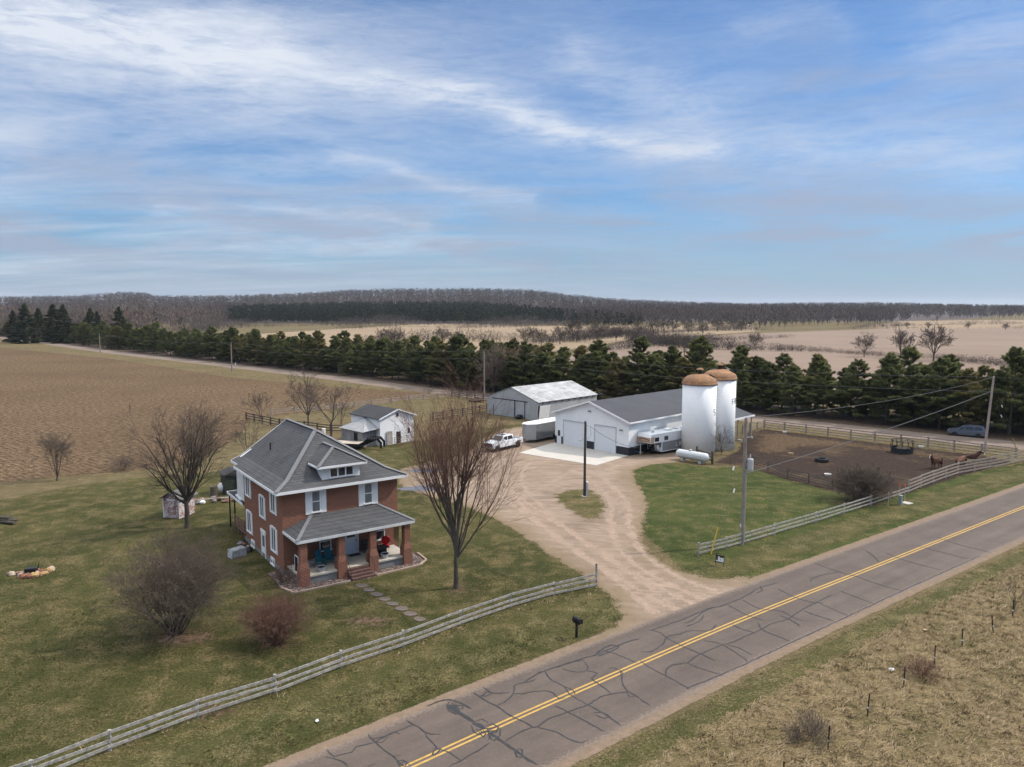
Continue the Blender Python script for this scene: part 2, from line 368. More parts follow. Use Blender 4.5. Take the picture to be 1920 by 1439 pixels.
# tar sealed cracks
m_tar=simple('tar_sealant',(.034,.033,.033),.55,0,.3,4)
CR_A=[([(155,1100),(200,1140),(240,1130),(300,1115),(325,1085),(410,1065),(440,1055),(520,1010),(650,960)],1),([(150,1140),(190,1150),(240,1165),(280,1195)],1),([(390,1015),(415,1045),(470,1095),(530,1140),(590,1190)],1.1),([(415,1040),(490,1025),(540,1000),(570,1015)],1),([(430,1060),(470,1060),(500,1030)],1),
([(550,1170),(580,1160),(610,1175),(600,1197),(570,1190),(555,1170)],1),([(570,1185),(600,1165),(630,1190)],1),([(530,1140),(580,1132)],1),([(390,1195),(430,1178)],1),
([(608,935),(650,960),(710,1000),(745,1015),(800,1015)],1.1),([(710,1000),(720,1030),(765,1075),(780,1095),(850,1120),(915,1165)],1.1),([(780,1090),(760,1100),(752,1130),(765,1130),(790,1108),(800,1092)],1),
([(835,860),(880,880),(920,905),(990,945)],3.2),([(845,850),(870,865),(905,885)],6),([(850,830),(835,855),(845,880),(890,905)],1.2),([(860,835),(870,850),(925,855),(920,870),(890,870)],1),
([(980,950),(1020,965),(1050,985)],5),([(990,945),(1030,930),(1065,950)],1.2),([(975,965),(985,1000),(1010,1015),(1030,1000),(1000,985)],1.2),([(1010,1000),(1040,1030),(1050,1010),(1035,990)],1.1),([(1050,970),(1090,955),(1125,975),(1110,1000),(1070,1010),(1060,985)],1.2),([(1065,985),(1080,1040),(1100,1050),(1130,1020),(1135,975)],1.3),([(1070,1050),(1075,1020),(1110,1030)],1.2),([(1020,990),(1110,975)],1.2),([(1030,1005),(1120,990)],1.2),
([(1060,1000),(1110,1030),(1190,1085),(1250,1130),(1340,1185)],2.2),([(1215,1100),(1230,1140),(1255,1145),(1258,1100),(1235,1095),(1218,1118)],1.2),([(850,1195),(960,1135),(1075,1065)],1.1),
([(1160,1055),(1230,1010),(1310,975),(1345,970),(1400,930),(1510,890),(1620,850),(1700,805),(1770,785),(1850,775)],1.1),([(980,780),(1045,820),(1110,855),(1210,920),(1270,945),(1320,975)],1.2),([(1345,975),(1430,995),(1500,1030),(1590,1065),(1635,1045)],1.2),
([(1110,855),(1160,830),(1210,780),(1215,735),(1260,725),(1290,720),(1335,705)],1),([(1020,810),(1060,775),(1110,785),(1190,778)],1.2),([(1035,750),(1085,785),(1050,800),(1020,795)],1),([(1210,785),(1260,788),(1320,775),(1410,772),(1470,815),(1500,810)],1),
([(1340,665),(1385,660),(1410,700),(1490,745),(1530,790),(1620,845),(1720,900),(1810,965)],1.1),([(1440,855),(1520,890),(1620,945),(1720,1000)],1.1),([(1655,895),(1700,890),(1750,915),(1720,925),(1670,905)],1.1),([(1490,745),(1540,765),(1555,785),(1520,800)],1),
([(1270,720),(1350,670),(1450,635),(1560,600),(1660,570),(1740,540),(1830,500),(1920,475)],1.3),([(1660,575),(1700,540),(1760,510),(1800,520),(1760,545),(1680,575)],2),([(1450,640),(1520,610),(1600,600)],1.2),([(1480,645),(1560,665),(1620,655),(1620,620),(1600,600)],.9),([(1620,655),(1680,670),(1650,700),(1700,740),(1760,785)],1),
([(1745,640),(1810,655),(1820,720),(1850,770),(1920,810)],1.1),([(1850,770),(1860,800),(1890,800)],1),([(1700,540),(1780,560),(1850,590),(1900,615)],1),([(1800,690),(1825,670),(1810,655)],1)]
CR_B=[[(0,595),(50,595),(110,560),(140,520),(200,505),(260,490),(350,490),(380,460)],[(50,490),(140,460),(220,430),(320,390),(440,355),(520,320),(600,275),(690,250)],[(60,490),(100,500),(130,525),(200,560),(240,580),(310,610),(375,640)],[(240,650),(280,620),(330,595),(400,565),(470,545),(520,520),(580,495),(610,480),(660,455),(740,430),(800,390),(880,350),(960,310)],[(130,715),(135,680),(170,660),(240,650)],[(235,650),(290,675),(400,708)],[(320,540),(400,555),(480,600),(540,645)],[(440,560),(500,580),(560,612)],[(460,460),(520,485),(570,500)],[(590,450),(610,485),(680,515),(755,545)],[(440,360),(490,390),(560,420),(620,440)],[(510,335),(600,380),(700,390),(760,420),(815,440)],[(700,415),(760,440),(800,470)],[(740,430),(800,460)],[(820,390),(900,420),(970,440)],[(880,345),(960,380),(1040,415)],[(690,280),(780,325),(870,350),(920,350)],[(870,150),(950,180),(1030,205),(1100,225),(1200,260),(1310,290)],[(1000,290),(1100,330),(1170,355)],[(1130,90),(1160,110),(1200,150)],[(0,640),(40,670),(120,710),(245,780)],[(0,830),(50,865)],[(850,245),(880,220),(1000,195)],[(1230,100),(1330,140),(1500,185)],[(600,265),(610,290),(580,300)],[(230,780),(400,712),(540,650),(760,548),(900,483),(1100,390),(1300,295),(1500,205),(1700,115)],[(320,410),(300,440),(230,470)],[(440,355),(400,370),(340,380),(260,440),(220,450)],[(1380,60),(1480,90),(1640,130)],[(1480,20),(1600,60),(1760,100)]]
tar=[(off_,[at(560+x/3,1040+y/3) for x,y in l],.034*wd_) for off_,(l,wd_) in enumerate(CR_A)]+[(50+i,[at(1200+x/2.667,1000+y/2.667) for x,y in l],.040) for i,l in enumerate(CR_B)]
tar.append((99,[at(800,1325),at(842,1313),at(884,1330)],.05))
sv,sf=[],[]
for sid,l,wdt in tar:
    q=random.Random(sid); L=spline(l,.25)
    base=len(sv)
    for i,p in enumerate(L):
        t=(L[min(i+1,len(L)-1)]-L[max(i-1,0)]); t=t.normalized() if t.length>1e-6 else Vector((1,0,0)); nl=Vector((-t.y,t.x,0))
        j=q.uniform(-.03,.03); ww=wdt*q.uniform(.7,1.25)*(.35 if i in (0,len(L)-1) else 1)
        a=p+nl*(j+ww); b=p+nl*(j-ww); zz_=.0305+.0012*(sid%5)
        sv+=[(a.x,a.y,zz_),(b.x,b.y,zz_)]
        if i: k0=base+2*i; sf+=[k0-2,k0-1,k0+1,k0]
o=np_mesh('crack_sealant',sv,sf,4,m_tar); o['kind']='structure'
# gravel drive, worn tracks, grass island
m=NT('gravel_drive'); v=m.pos(); n1=m.noise(v,.22,5,.6,.5); n2=m.noise(v,26,4,.8)
wv=m.n('VectorMath',{0:v,1:m.n('VectorMath',{0:m.n('TexNoise',{'Vector':v,'Scale':.07,'Detail':2.0}).outputs['Color'],1:(14.0,14.0,0.0)},operation='MULTIPLY').outputs[0]},operation='ADD').outputs[0]; tr=m.noise(m.map(wv,(.30,1.3,1),(0,0,R(48))),1,6,.7,.9); tr2=m.noise(m.map(wv,(.22,.9,1),(0,0,R(-30))),1,5,.7,.6)
t=m.math('ADD',m.math('MULTIPLY',n1,.40),m.math('MULTIPLY',tr,.60))
c=m.ramp(t,.38,.62,(.19,.140,.102),(.355,.270,.202))
c=m.mix(m.math('MULTIPLY',m.ramp(tr2,.5,.66),.38),c,(.185,.13,.097))
c=m.mix(m.math('MULTIPLY',m.ramp(n2,.3,.7,(1,1,1),(0,0,0)),.42),c,(.14,.10,.075))
e=m.attr('edge'); n4=m.noise(v,1.1,6,.7)
c=m.mix(m.math('MULTIPLY',m.ramp(m.math('ADD',m.math('MULTIPLY',e,.32),m.math('MULTIPLY',m.math('SUBTRACT',n4,.5),1.4)),.0,.7,(1,1,1),(0,0,0)),.8),c,(.175,.13,.075))
m.bsdf(c,.95,0,m.bump(m.math('ADD',n2,tr),.5,.05),edge_alpha(m,v,.8,1.1),spec=.1); m_gravel=m.m
drive=PX([(1060,1232),(1130,1194),(1165,1160),(1150,1120),(1095,1078),(1040,1046),(990,1012),(950,985),(905,962),(850,944),(800,930),(760,916),(745,900),(752,880),(800,868),(860,856),(893,838),(905,822),(940,806),(985,800),(1055,800),(1060,838),(1190,854),(1240,850),(1300,848),(1300,862),(1262,868),(1215,873),(1186,884),(1190,902),(1210,926),(1214,955),(1206,985),(1202,1005),(1212,1030),(1240,1055),(1285,1076),(1340,1086),(1420,1082),(1500,1080),(1520,1100),(1400,1140),(1200,1200)])
sheet('gravel_driveway',drive,.35,m_gravel,.0185)
m_island=grass_mat('island_grass',[(.085,.085,.030),(.12,.105,.042),(.18,.135,.068),(.26,.19,.12)],(.9,1.5,-.35),.3)
sheet('grass_island',PX([(1035,926),(1065,918),(1105,917),(1132,932),(1141,952),(1128,972),(1100,980),(1066,958),(1042,940)]),.3,m_island,.0235)
# concrete apron of the workshop
m=NT('concrete'); v=m.pos(); n1=m.noise(v,.8,5,.65); n2=m.noise(v,18,4,.7)
c=m.ramp(m.math('ADD',m.math('MULTIPLY',n1,.6),m.math('MULTIPLY',n2,.4)),.3,.7,(.38,.355,.315),(.485,.45,.40)); m.bsdf(c,.85,0,m.bump(n2,.15,.01)); m_conc=m.m
# side road, ploughed field, paddock mud
m=NT('side_road_gravel'); v=m.pos(); n1=m.noise(m.map(v,(.03,.55,1),(0,0,R(40))),1,5,.6); n2=m.noise(v,4,5,.7)
c=m.ramp(m.math('ADD',m.math('MULTIPLY',n1,.6),m.math('MULTIPLY',n2,.4)),.3,.7,(.140,.105,.082),(.225,.172,.137)); m.bsdf(c,.95,0,None,edge_alpha(m,v,.5,1.1)); m_side=m.m
SR=spline([(-430,565),(-280,428),(-177,325),(-110,263),(-47,204),(-9.6,167),(43.5,131),(61.7,115.2),(73.5,106),(105,81),(130,62)],3)
strip('side_road',SR,3.7,3.7,.012,m_side)
m=NT('crop_stubble'); v=m.pos(); rv=m.map(v,(1,1,1),(0,0,R(40)))
row=m.n('TexWave',{'Vector':m.map(rv,(1,1,1)),'Scale':.41,'Distortion':1.2,'Detail':3,'Detail Scale':1.0},wave_type='BANDS',bands_direction='Y').outputs[1]
n1=m.noise(v,.03,4,.6); n2=m.noise(m.map(rv,(.9,1.5,1)),1,7,.85); n3=m.noise(m.map(rv,(3,6,1)),1,4,.85)
t=m.math('ADD',m.math('MULTIPLY',n2,.62),m.math('ADD',m.math('MULTIPLY',row,.03),m.math('MULTIPLY',n3,.36)))
c=m.ramp(t,.45,.585,(.045,.028,.016),(.225,.155,.092))
c=m.mix(m.math('MULTIPLY',m.ramp(n1,.42,.6),.35),c,(.075,.048,.029))
m.bsdf(c,.97,0,m.bump(t,.8,.12),edge_alpha(m,v,.5,1.2),spec=.05); m_field=m.m
field=[(-700,250)]+PX([(0,905),(120,893),(240,884),(330,876),(440,826)])+[(-42.8,116),(-46.5,131),(-37,142),(-14.2,167.5),(-22,172)]+PX([(640,727),(430,708),(200,672),(0,652)])+[(-420,540),(-700,760)]
sheet('ploughed_field',field,2.5,m_field,.012)
m=NT('paddock_mud'); v=m.pos(); n1=m.noise(v,.16,5,.6,.6); n2=m.noise(v,1.6,7,.75); n3=m.noise(v,9,4,.7)
c=m.ramp(m.math('ADD',m.math('MULTIPLY',n2,.6),m.math('MULTIPLY',n3,.4)),.33,.68,(.012,.008,.006),(.064,.041,.029))
c=m.mix(m.ramp(n1,.54,.70),c,m.mix(n3,(.04,.026,.016),(.14,.095,.055)))
m.bsdf(c,.95,0,m.bump(m.math('ADD',n2,m.math('MULTIPLY',n3,.5)),.9,.15),edge_alpha(m,v,.8,.9),spec=.12); m_mud=m.m
mud=PX([(1340,868),(1385,846),(1400,812),(1436,806),(1640,831),(1840,855),(1900,866),(1800,893),(1700,926),(1640,938),(1561,921),(1476,900),(1405,875)])
sheet('paddock_mud',mud,.8,m_mud,.010)
m=NT('trampled_straw'); v=m.pos(); n2=m.noise(v,2.2,6,.75); c=m.ramp(n2,.36,.64,(.038,.025,.016),(.135,.092,.055)); m.bsdf(c,.95,0,m.bump(n2,.6,.08),edge_alpha(m,v,.7,4.5,-2.2),spec=.05)
sheet('trampled_straw',PX([(1392,846),(1402,814),(1436,807),(1640,832),(1840,857),(1890,868),(1790,866),(1700,858),(1600,842),(1520,842),(1500,856),(1420,852)]),.8,m.m,.0135)
# needle litter under the pines, with the shade below them painted into its colour
def roff(d): return off(SR,d)
m_needle=simple('pine_needle_litter_shade',(.085,.052,.034),.95,0,.35,1.5)
n_=len(SR); a=[(p.x,p.y) for p in off(SR,-0)]
nl=[(p.x,p.y) for p in off(SR,4.2)]+[(p.x,p.y) for p in reversed(off(SR,22))]
m=NT('needle_litter_shade'); v=m.pos(); n2=m.noise(v,1.2,6,.7); c=m.ramp(n2,.3,.7,(.045,.030,.020),(.125,.082,.055)); m.bsdf(c,.95,0,None,edge_alpha(m,v,.5,1.0)); 
sheet('needle_litter_shade',nl,3.0,m.m,.009)
# far fields
def field_mat(name,a,b,rot,sc_):
    m=NT(name); v=m.pos(); n1=m.noise(v,.012,4,.6); n2=m.noise(m.map(v,(.02*sc_,.25*sc_,1),(0,0,R(rot))),1,5,.65); n3=m.noise(v,.6,4,.7)
    c=m.ramp(m.math('ADD',m.math('MULTIPLY',n2,.55),m.math('ADD',m.math('MULTIPLY',n1,.3),m.math('MULTIPLY',n3,.15))),.35,.66,a,b)
    m.bsdf(c,.97,0,None,edge_alpha(m,v,.08,3.0),spec=.05); return m.m
mf1=field_mat('tan_field',(.175,.128,.098),(.265,.200,.154),12,1); mf2=field_mat('pale_field',(.22,.162,.108),(.305,.232,.155),-6,1); mf3=field_mat('pink_field',(.178,.128,.10),(.25,.188,.145),30,1)
sheet('tan_field',PX([(985,690),(1180,640),(1400,626),(1560,620),(1700,616),(2250,612),(2500,700),(2100,740),(1500,760),(1100,760)]),7,mf1,.020)
sheet('pale_field',PX([(380,650),(430,630),(620,618),(830,606),(960,611),(1070,611),(1200,611),(1410,608),(1420,622),(1180,638),(980,670),(700,700)]),8,mf2,.022)
sheet('far_pale_field',PX([(1600,616),(1680,603),(1820,600.5),(2200,600),(2400,608),(2250,613),(1710,617)]),9,mf2,.024)
sheet('pink_field',PX([(1300,700),(1390,663),(1700,672),(2100,690),(2100,720),(1500,740)]),6,mf3,.026)

hm=bpy.data.materials.new('haze_air'); hm.use_nodes=True; ht=hm.node_tree; ht.nodes.clear(); ho=ht.nodes.new('ShaderNodeOutputMaterial'); hv=ht.nodes.new('ShaderNodeVolumePrincipled')
hv.inputs['Color'].default_value=(.80,.86,.95,1); hv.inputs['Density'].default_value=.00006; hv.inputs['Anisotropy'].default_value=.3; ht.links.new(hv.outputs[0],ho.inputs['Volume'])
MB().box(-12500,12500,-350,16500,-1.5,110).build('haze',hm)['kind']='stuff'
sc.cycles.volume_bounces=0

m=NT('leaf_litter'); v=m.pos(); n1=m.noise(v,9,4,.75); n2=m.noise(v,1.2,4,.7); c=m.ramp(n1,.35,.68,(.055,.036,.022),(.20,.125,.075)); m.bsdf(c,.95,0,m.bump(n1,.8,.05),edge_alpha(m,v,3.0,2.4,-.95)); m_leaf=m.m
for (px_,py_,rx_,ry_) in ((345,1196,2.6,1.7),(525,1210,1.5,1.0),(858,1108,1.4,1.1),(395,1335,2.0,1.2),(690,1165,2.2,1.4),(352,992,1.0,.9),(1612,945,3.0,1.8),(540,1090,1.6,1.3)):
    x_,y_=at(px_,py_); sheet('leaf_litter',[(x_+rx_*math.cos(k*PI/8),y_+ry_*math.sin(k*PI/8)) for k in range(16)],.3,m_leaf,.0165)

m=NT('packed_track'); v=m.pos(); n1=m.noise(v,1.5,5,.7); n2=m.noise(v,22,3,.75); c=m.ramp(m.math('ADD',m.math('MULTIPLY',n1,.5),m.math('MULTIPLY',n2,.5)),.35,.65,(.235,.172,.127),(.350,.262,.197)); m.bsdf(c,.95,0,None,edge_alpha(m,v,.6,1.1,-.30),spec=.05); m_trk=m.m
for tp_ in ([(1330,1160),(1230,1112),(1120,1045),(1020,972),(965,905),(985,868),(1060,862)],[(1340,1120),(1255,1085),(1188,1040),(1163,990),(1158,940),(1118,898),(1080,880)],[(1250,1150),(1180,1090),(1080,1020),(975,945),(905,900),(880,868)]):
    pth=spline(PX(tp_),.8); tz_=globals().get('tz_',.0198)+.0006
    for d_ in (-.85,.85): strip('wheel_track',off(pth,d_),.55,.55,tz_+(.0003 if d_>0 else 0),m_trk)
# ------------------------------------------------------------------ vegetation
def twig_mat(name,a,b,sc_=1.5):
    m=NT(name); v=m.obj(); n=m.noise(v,sc_,4,.7); rnd=m.n('ObjectInfo').outputs['Random']
    c=m.ramp(n,.3,.7,a,b); c=m.mix(m.math('MULTIPLY',m.math('SUBTRACT',m.attr('rad'),.014),30.0,clamp=True),c,(.085,.070,.058)); c=m.mix(1.0,c,m.n('CombineColor',{i:m.math('ADD',.85,m.math('MULTIPLY',rnd,.3)) for i in range(3)}),'MULTIPLY')
    m.bsdf(c,.9,spec=.1); return m.m
m_bark=twig_mat('grey_bark',(.055,.045,.037),(.135,.112,.092),4)
m_twig_red=twig_mat('reddish_twigs',(.115,.062,.046),(.195,.112,.084))
m_twig_grey=twig_mat('grey_brown_twigs',(.085,.066,.052),(.155,.122,.098))
m_twig_far=twig_mat('far_grey_twigs',(.13,.10,.085),(.20,.155,.13))
m_twig_tan=twig_mat('pale_tan_twigs',(.22,.155,.105),(.34,.245,.17))
class Twigs:
    def __init__(s): s.v=[];s.f=[];s.r=[]
    def seg(s,p,q,r0,r1,n=3):
        d=(q-p); L=d.length
        if L<1e-5: return
        d/=L; a=d.orthogonal().normalized(); b=d.cross(a); k=len(s.v)
        for c,r in ((p,r0),(q,r1)):
            for i in range(n):
                t=2*PI*i/n; o=c+(a*math.cos(t)+b*math.sin(t))*r; s.v.append((o.x,o.y,o.z)); s.r.append(r)
        for i in range(n):
            j=(i+1)%n; s.f+=[k+i,k+j,k+n+j,k+n+i]
    def build(s,name,mat,parent,loc=None):
        o=np_mesh(name,s.v,s.f,4,mat,parent,{'rad':s.r})
        if loc: o.location=loc
        return o
def grow(T,q,p,d,L,r,lev,kids,up,rmin,segs=(5,4,3,2,2),ang=(22,48),start=.25,jit=.10,shr=(.42,.68)):
    n=segs[min(lev,4)]; st=L/n; k=kids[lev] if lev<len(kids) else 0
    spots=sorted(q.uniform(start,1.0) for _ in range(k)); si=0
    for i in range(n):
        d=(d+Vector((q.gauss(0,jit),q.gauss(0,jit),q.gauss(0,jit)+up*st*(.5 if lev else 1)))).normalized()
        p2=p+d*st; f0,f1=i/n,(i+1)/n
        r0=max(rmin,r*(1-.75*f0)); r1=max(rmin*.7,r*(1-.75*f1))
        T.seg(p,p2,r0,r1,5 if r0>.05 else (4 if r0>.025 else 3))
        while si<len(spots) and spots[si]<=f1:
            f=spots[si]; si+=1
            b=p+(p2-p)*((f-f0)/(f1-f0)); ax=d.orthogonal().normalized(); ax.rotate(__import__('mathutils').Quaternion(d,q.uniform(0,2*PI)))
            cdn=d.copy(); cdn.rotate(__import__('mathutils').Quaternion(ax,R(q.uniform(*ang))))
            grow(T,q,b,cdn,L*q.uniform(*shr)*(1.15-.5*f),max(rmin,r*(1-.75*f)*.55),lev+1,kids,up,rmin,segs,ang,.15,jit*1.15,shr)
        p=p2
def bare_tree(name,label,cat,loc,H,seed,trunk_h,r0,mains,spread,kids,mat,up=.10,rmin=.009,group=None,lead=True,lean=0,ang=(22,48),rise=0):
    q=random.Random(seed); t=thing(name,label,cat,loc,0,group)
    A=Twigs(); B=Twigs(); p=Vector((0,0,-.1)); d=Vector((lean,0,1)).normalized(); n=5
    for i in range(n):
        p2=p+d*((trunk_h+.1)/n)+Vector((q.gauss(0,.02),q.gauss(0,.02),0))
        A.seg(p,p2,r0*(1.35 if i==0 else 1-.05*i),r0*(1-.05*(i+1)),10); p=p2
    for i in range(mains):
        a=2*PI*(i/mains)+q.uniform(-.4,.4); sp=R(q.uniform(*spread)); hz=q.uniform(-.35,.10)*trunk_h*.6
        dd=Vector((math.sin(sp)*math.cos(a),math.sin(sp)*math.sin(a),math.cos(sp)))
        L=(H-trunk_h)*q.uniform(.72,1.0)*(1-.18*(sp/R(60)))
        if rise: hz=rise*(i/mains)**1.3; L=(H-trunk_h-hz)*q.uniform(.80,.98)*(1-.10*(sp/R(60)))
        grow(B,q,p+Vector((0,0,hz)),dd,L,r0*q.uniform(.34,.52),0,kids,up,rmin,ang=ang)
    if lead: grow(B,q,p,Vector((q.uniform(-.08,.08),q.uniform(-.08,.08),1)),(H-trunk_h)*1.0,r0*.7,0,kids,.02,rmin,ang=ang)
    A.build('trunk',m_bark,t); B.build('crown',mat,t); return t
def bush(name,label,cat,loc,H,W,seed,stems,kids,mat,rmin=.007,group=None):
    q=random.Random(seed); t=thing(name,label,cat,loc,0,group); B=Twigs()
    for i in range(stems):
        a=q.uniform(0,2*PI); k=math.sqrt(q.random()); sp=k*math.atan2(W/2,H*.75)*1.05
        dd=Vector((math.sin(sp)*math.cos(a),math.sin(sp)*math.sin(a),math.cos(sp)))
        L=H*q.uniform(.8,1.05)*(1+.12*k)*(.98 if k<.5 else 1.0)
        grow(B,q,Vector((math.cos(a)*.35*k,math.sin(a)*.35*k,-.05)),dd,L,q.uniform(.02,.05)*H/4,0,kids,.03,rmin,jit=.14,ang=(20,55),start=.2)
    B.build('branches',mat,t); return t
P=lambda x,y:at(x,y)
bare_tree('maple_tree','tall bare maple with reddish twigs in front of the brick house porch','tree',P(856,1103),12.3,11,2.0,.20,21,(22,46),(8,6,5),m_twig_red,up=.19,rmin=.0058,rise=4.4,ang=(16,38))
bare_tree('yard_tree','bare spreading grey tree beside the small outhouse on the lawn','tree',P(352,990),10.4,6,2.6,.25,17,(10,56),(8,6,4),m_twig_grey,up=.08,rmin=.0085,lead=False,ang=(18,44))
bare_tree('bare_tree','bare brown tree rising behind the house roof, left of its close neighbour','tree',P(578,798),8.2,21,1.6,.16,8,(14,40),(7,5,4),m_twig_grey,up=.08,rmin=.014)
bare_tree('forked_tree','bare forked tree between the house roof and the white shed','tree',P(621,818),8.6,22,2.2,.17,5,(20,44),(6,5,4),m_twig_grey,up=.06,rmin=.014,lead=False)
bare_tree('sapling','thin bare sapling at the edge of the ploughed field behind the house','tree',P(465,868),5.2,23,1.0,.07,6,(10,38),(5,4,3),m_twig_grey,rmin=.011)
bare_tree('sapling','slim bare sapling standing by the corral fence behind the house','tree',P(487,792),5.0,24,.8,.07,6,(10,35),(5,4,3),m_twig_grey,rmin=.014)
bare_tree('sapling','small bare sapling just left of the white shed','tree',P(640,805),4.6,28,.8,.06,6,(10,40),(4,4,3),m_twig_grey,rmin=.013)
bare_tree('field_edge_tree','lone bare several stemmed tree where lawn meets ploughed field at far left','tree',P(107,902),5.2,25,.5,.10,9,(6,34),(6,5,4),m_twig_grey,rmin=.010)
bush('lilac_bush','large rounded bare bush on the lawn left of the brick house','bush',P(330,1188),4.5,4.0,31,46,(8,6,4),m_twig_grey,.0065)
bush('red_bush','small dense reddish bare bush on the front lawn','bush',P(520,1207),2.2,2.0,32,80,(6,5,3),m_twig_red,.005)
bush('fence_bush','tangled brown bush leaning on the wooden fence by the paddock','bush',P(1612,938),2.8,4.2,33,90,(6,5,3),m_twig_grey,.010)
bush('corner_shrub','low bare shrub against the porch corner of the brick house','bush',P(535,1093),1.1,1.5,34,26,(4,3),m_twig_red,.006)
bush('weed_clump','dark weed clump at the edge of the ploughed field','bush',P(226,882),1.4,1.8,35,34,(4,3),m_twig_grey,.012)
bare_tree('silo_sapling','bare sapling growing against the rear white silo','tree',P(1352,853),3.6,36,.3,.06,6,(10,40),(5,4,3),m_twig_grey,rmin=.010)
bush('tan_bush','pale tan rounded tree in front of the pines behind the metal barn','tree',P(968,733),8.6,9.5,37,42,(6,5,3),m_twig_tan,.022)
bare_tree('bare_tree','bare grey tree by the pale pole, left of the pale tan rounded tree','tree',P(925,738),9.5,38,1.2,.16,9,(10,34),(6,5,3),m_twig_far,rmin=.022)
bush('thicket','low thicket of bare stems around the foot of the right foreground posts','bush',(14.0,33.0),1.0,3.0,39,60,(4,3),m_twig_grey,.006)
bush('thicket','purple brown brush between two metal fence posts on the verge','bush',P(1728,1268),.9,2.4,40,50,(4,3),m_twig_red,.006)
bare_tree('roadside_sapling','spindly leafless sapling beside the upright metal post at right edge','tree',P(1903,1150),2.4,41,.5,.03,4,(10,40),(4,3),m_twig_grey,rmin=.008)
# ---- pines
def needle_mat(name,a,b,c_):
    m=NT(name); rnd=m.n('ObjectInfo').outputs['Random']; t=m.attr('tint')
    k=m.math('ADD',m.math('MULTIPLY',t,.62),m.math('MULTIPLY',rnd,.38)); col=m.ramp(k,.15,.85,a,b)
    col=m.mix(m.math('MULTIPLY',m.ramp(rnd,.80,.95),.7),col,c_)
    so=m.n('VectorMath',{0:m.n('VectorMath',{0:m.obj(),1:(.22,.22,.0)},operation='MULTIPLY').outputs[0],1:(0,0,.55)},operation='ADD').outputs[0]
    wn_=m.n('VectorMath',{0:m.n('VectorTransform',{0:so},vector_type='NORMAL',convert_from='OBJECT',convert_to='WORLD').outputs[0],1:m.n('VectorMath',{0:m.n('NewGeometry').outputs['Normal'],1:(.45,.45,.45)},operation='MULTIPLY').outputs[0]},operation='ADD').outputs[0]
    wn_=m.n('VectorMath',{0:wn_},operation='NORMALIZE').outputs[0]
    d=m.n('BsdfDiffuse',{'Color':col,'Normal':wn_}); tr=m.n('BsdfTranslucent',{'Color':col}); x=m.n('MixShader',{0:.42,1:d,2:tr}); m.t.links.new(x.outputs[0],m.out.inputs[0]); return m.m
m_pine=needle_mat('pine_needles',(.055,.066,.026),(.205,.222,.090),(.20,.16,.065))
m_spruce=needle_mat('spruce_needles',(.022,.032,.020),(.062,.078,.042),(.05,.07,.035))
def conifer(seed,H,zb,Rm,dens,blade,prof,droop=0.0):
    q=np.random.default_rng(seed); V=[];tint=[]
    T=Twigs(); T.seg(Vector((0,0,-.2)),Vector((0,0,H*.55)),.16*H/11,.09*H/11,6); T.seg(Vector((0,0,H*.55)),Vector((0,0,H*.97)),.09*H/11,.015,5)
    z=zb; ph=0
    while z<H*.985:
        t=(z-zb)/(H-zb); n=int(q.integers(4,7)); ph+=q.uniform(.4,1.0)
        for k in range(n):
            a=ph+2*PI*k/n+q.normal(0,.22); Lb=Rm*prof(t)*q.uniform(.62,1.18)
            if Lb<.15: Lb=.15
            e=R(4+34*t+q.normal(0,7))-droop*(1-t); base=np.array([0,0,z+q.normal(0,.10)])
            dirv=np.array([math.cos(a)*math.cos(e),math.sin(a)*math.cos(e),math.sin(e)])
            tip=base+dirv*Lb+np.array([0,0,.10*Lb])
            T.seg(Vector(base),Vector(tip),.035*H/11,.01,3)
            nt=max(4,int(dens*Lb)); tb=.5+.28*q.normal()
            for s_ in np.sqrt(q.uniform(.16,1,nt)):
                side=np.array([-math.sin(a),math.cos(a),0])*q.normal(0,.20)*Lb*s_*.7
                c=base+(tip-base)*s_+side+np.array([0,0,q.normal(.02,.05)])
                tn=np.clip(tb+.20*q.normal(),0,1)
                m_=9
                dv=q.normal(size=(m_,3)); dv+=dirv*.8+np.array([0,0,.5]); dv/=np.linalg.norm(dv,axis=1)[:,None]
                ln=blade*q.uniform(.6,1.15,m_)[:,None]; sd=np.cross(dv,q.normal(size=(m_,3))); sd/=np.linalg.norm(sd,axis=1)[:,None]; wv=sd*blade*.16
                tri=np.stack([c-wv+dv*ln*.15,c+wv+dv*ln*.15,c+dv*ln],1); V.append(tri.reshape(-1,3)); tint.append(np.full(m_*3,tn))
        z+=(.60+.16*q.random())*H/11*(1.25-.6*t)
    return np.concatenate(V),np.concatenate(tint),T
def conifer_proto(name,label,cat,group,seed,H,zb,Rm,dens,blade,prof,mat,droop=0):
    V,tn,T=conifer(seed,H,zb,Rm,dens,blade,prof,droop)
    t=thing(name,label,cat,(0,0,0),0,group); T.build('trunk',m_bark,t)
    np_mesh('crown',V,np.arange(len(V)),3,mat,t,{'tint':tn}); return t
pp=lambda t:(.72+.28*min(1,t*5))*(1-t)**.72*(1-.15*math.sin(t*13))+.05
L_ROW='green white pine in the long planted row beside the gravel side road'
G_ROW='pines planted along the side road'
prot=[conifer_proto('white_pine',L_ROW,'pine tree',G_ROW,100+i,H,zb,Rm,17,.44,pp,m_pine) for i,(H,zb,Rm) in enumerate([(11,1.3,3.9),(10.2,.9,3.6),(12,1.8,4.0),(9.4,.8,3.7),(11.4,2.2,3.5),(12.8,1.4,4.2)])]
q=random.Random(4); used=set(); bd=[0]
for i in range(1,len(SR)): bd.append(bd[-1]+(SR[i]-SR[i-1]).length)
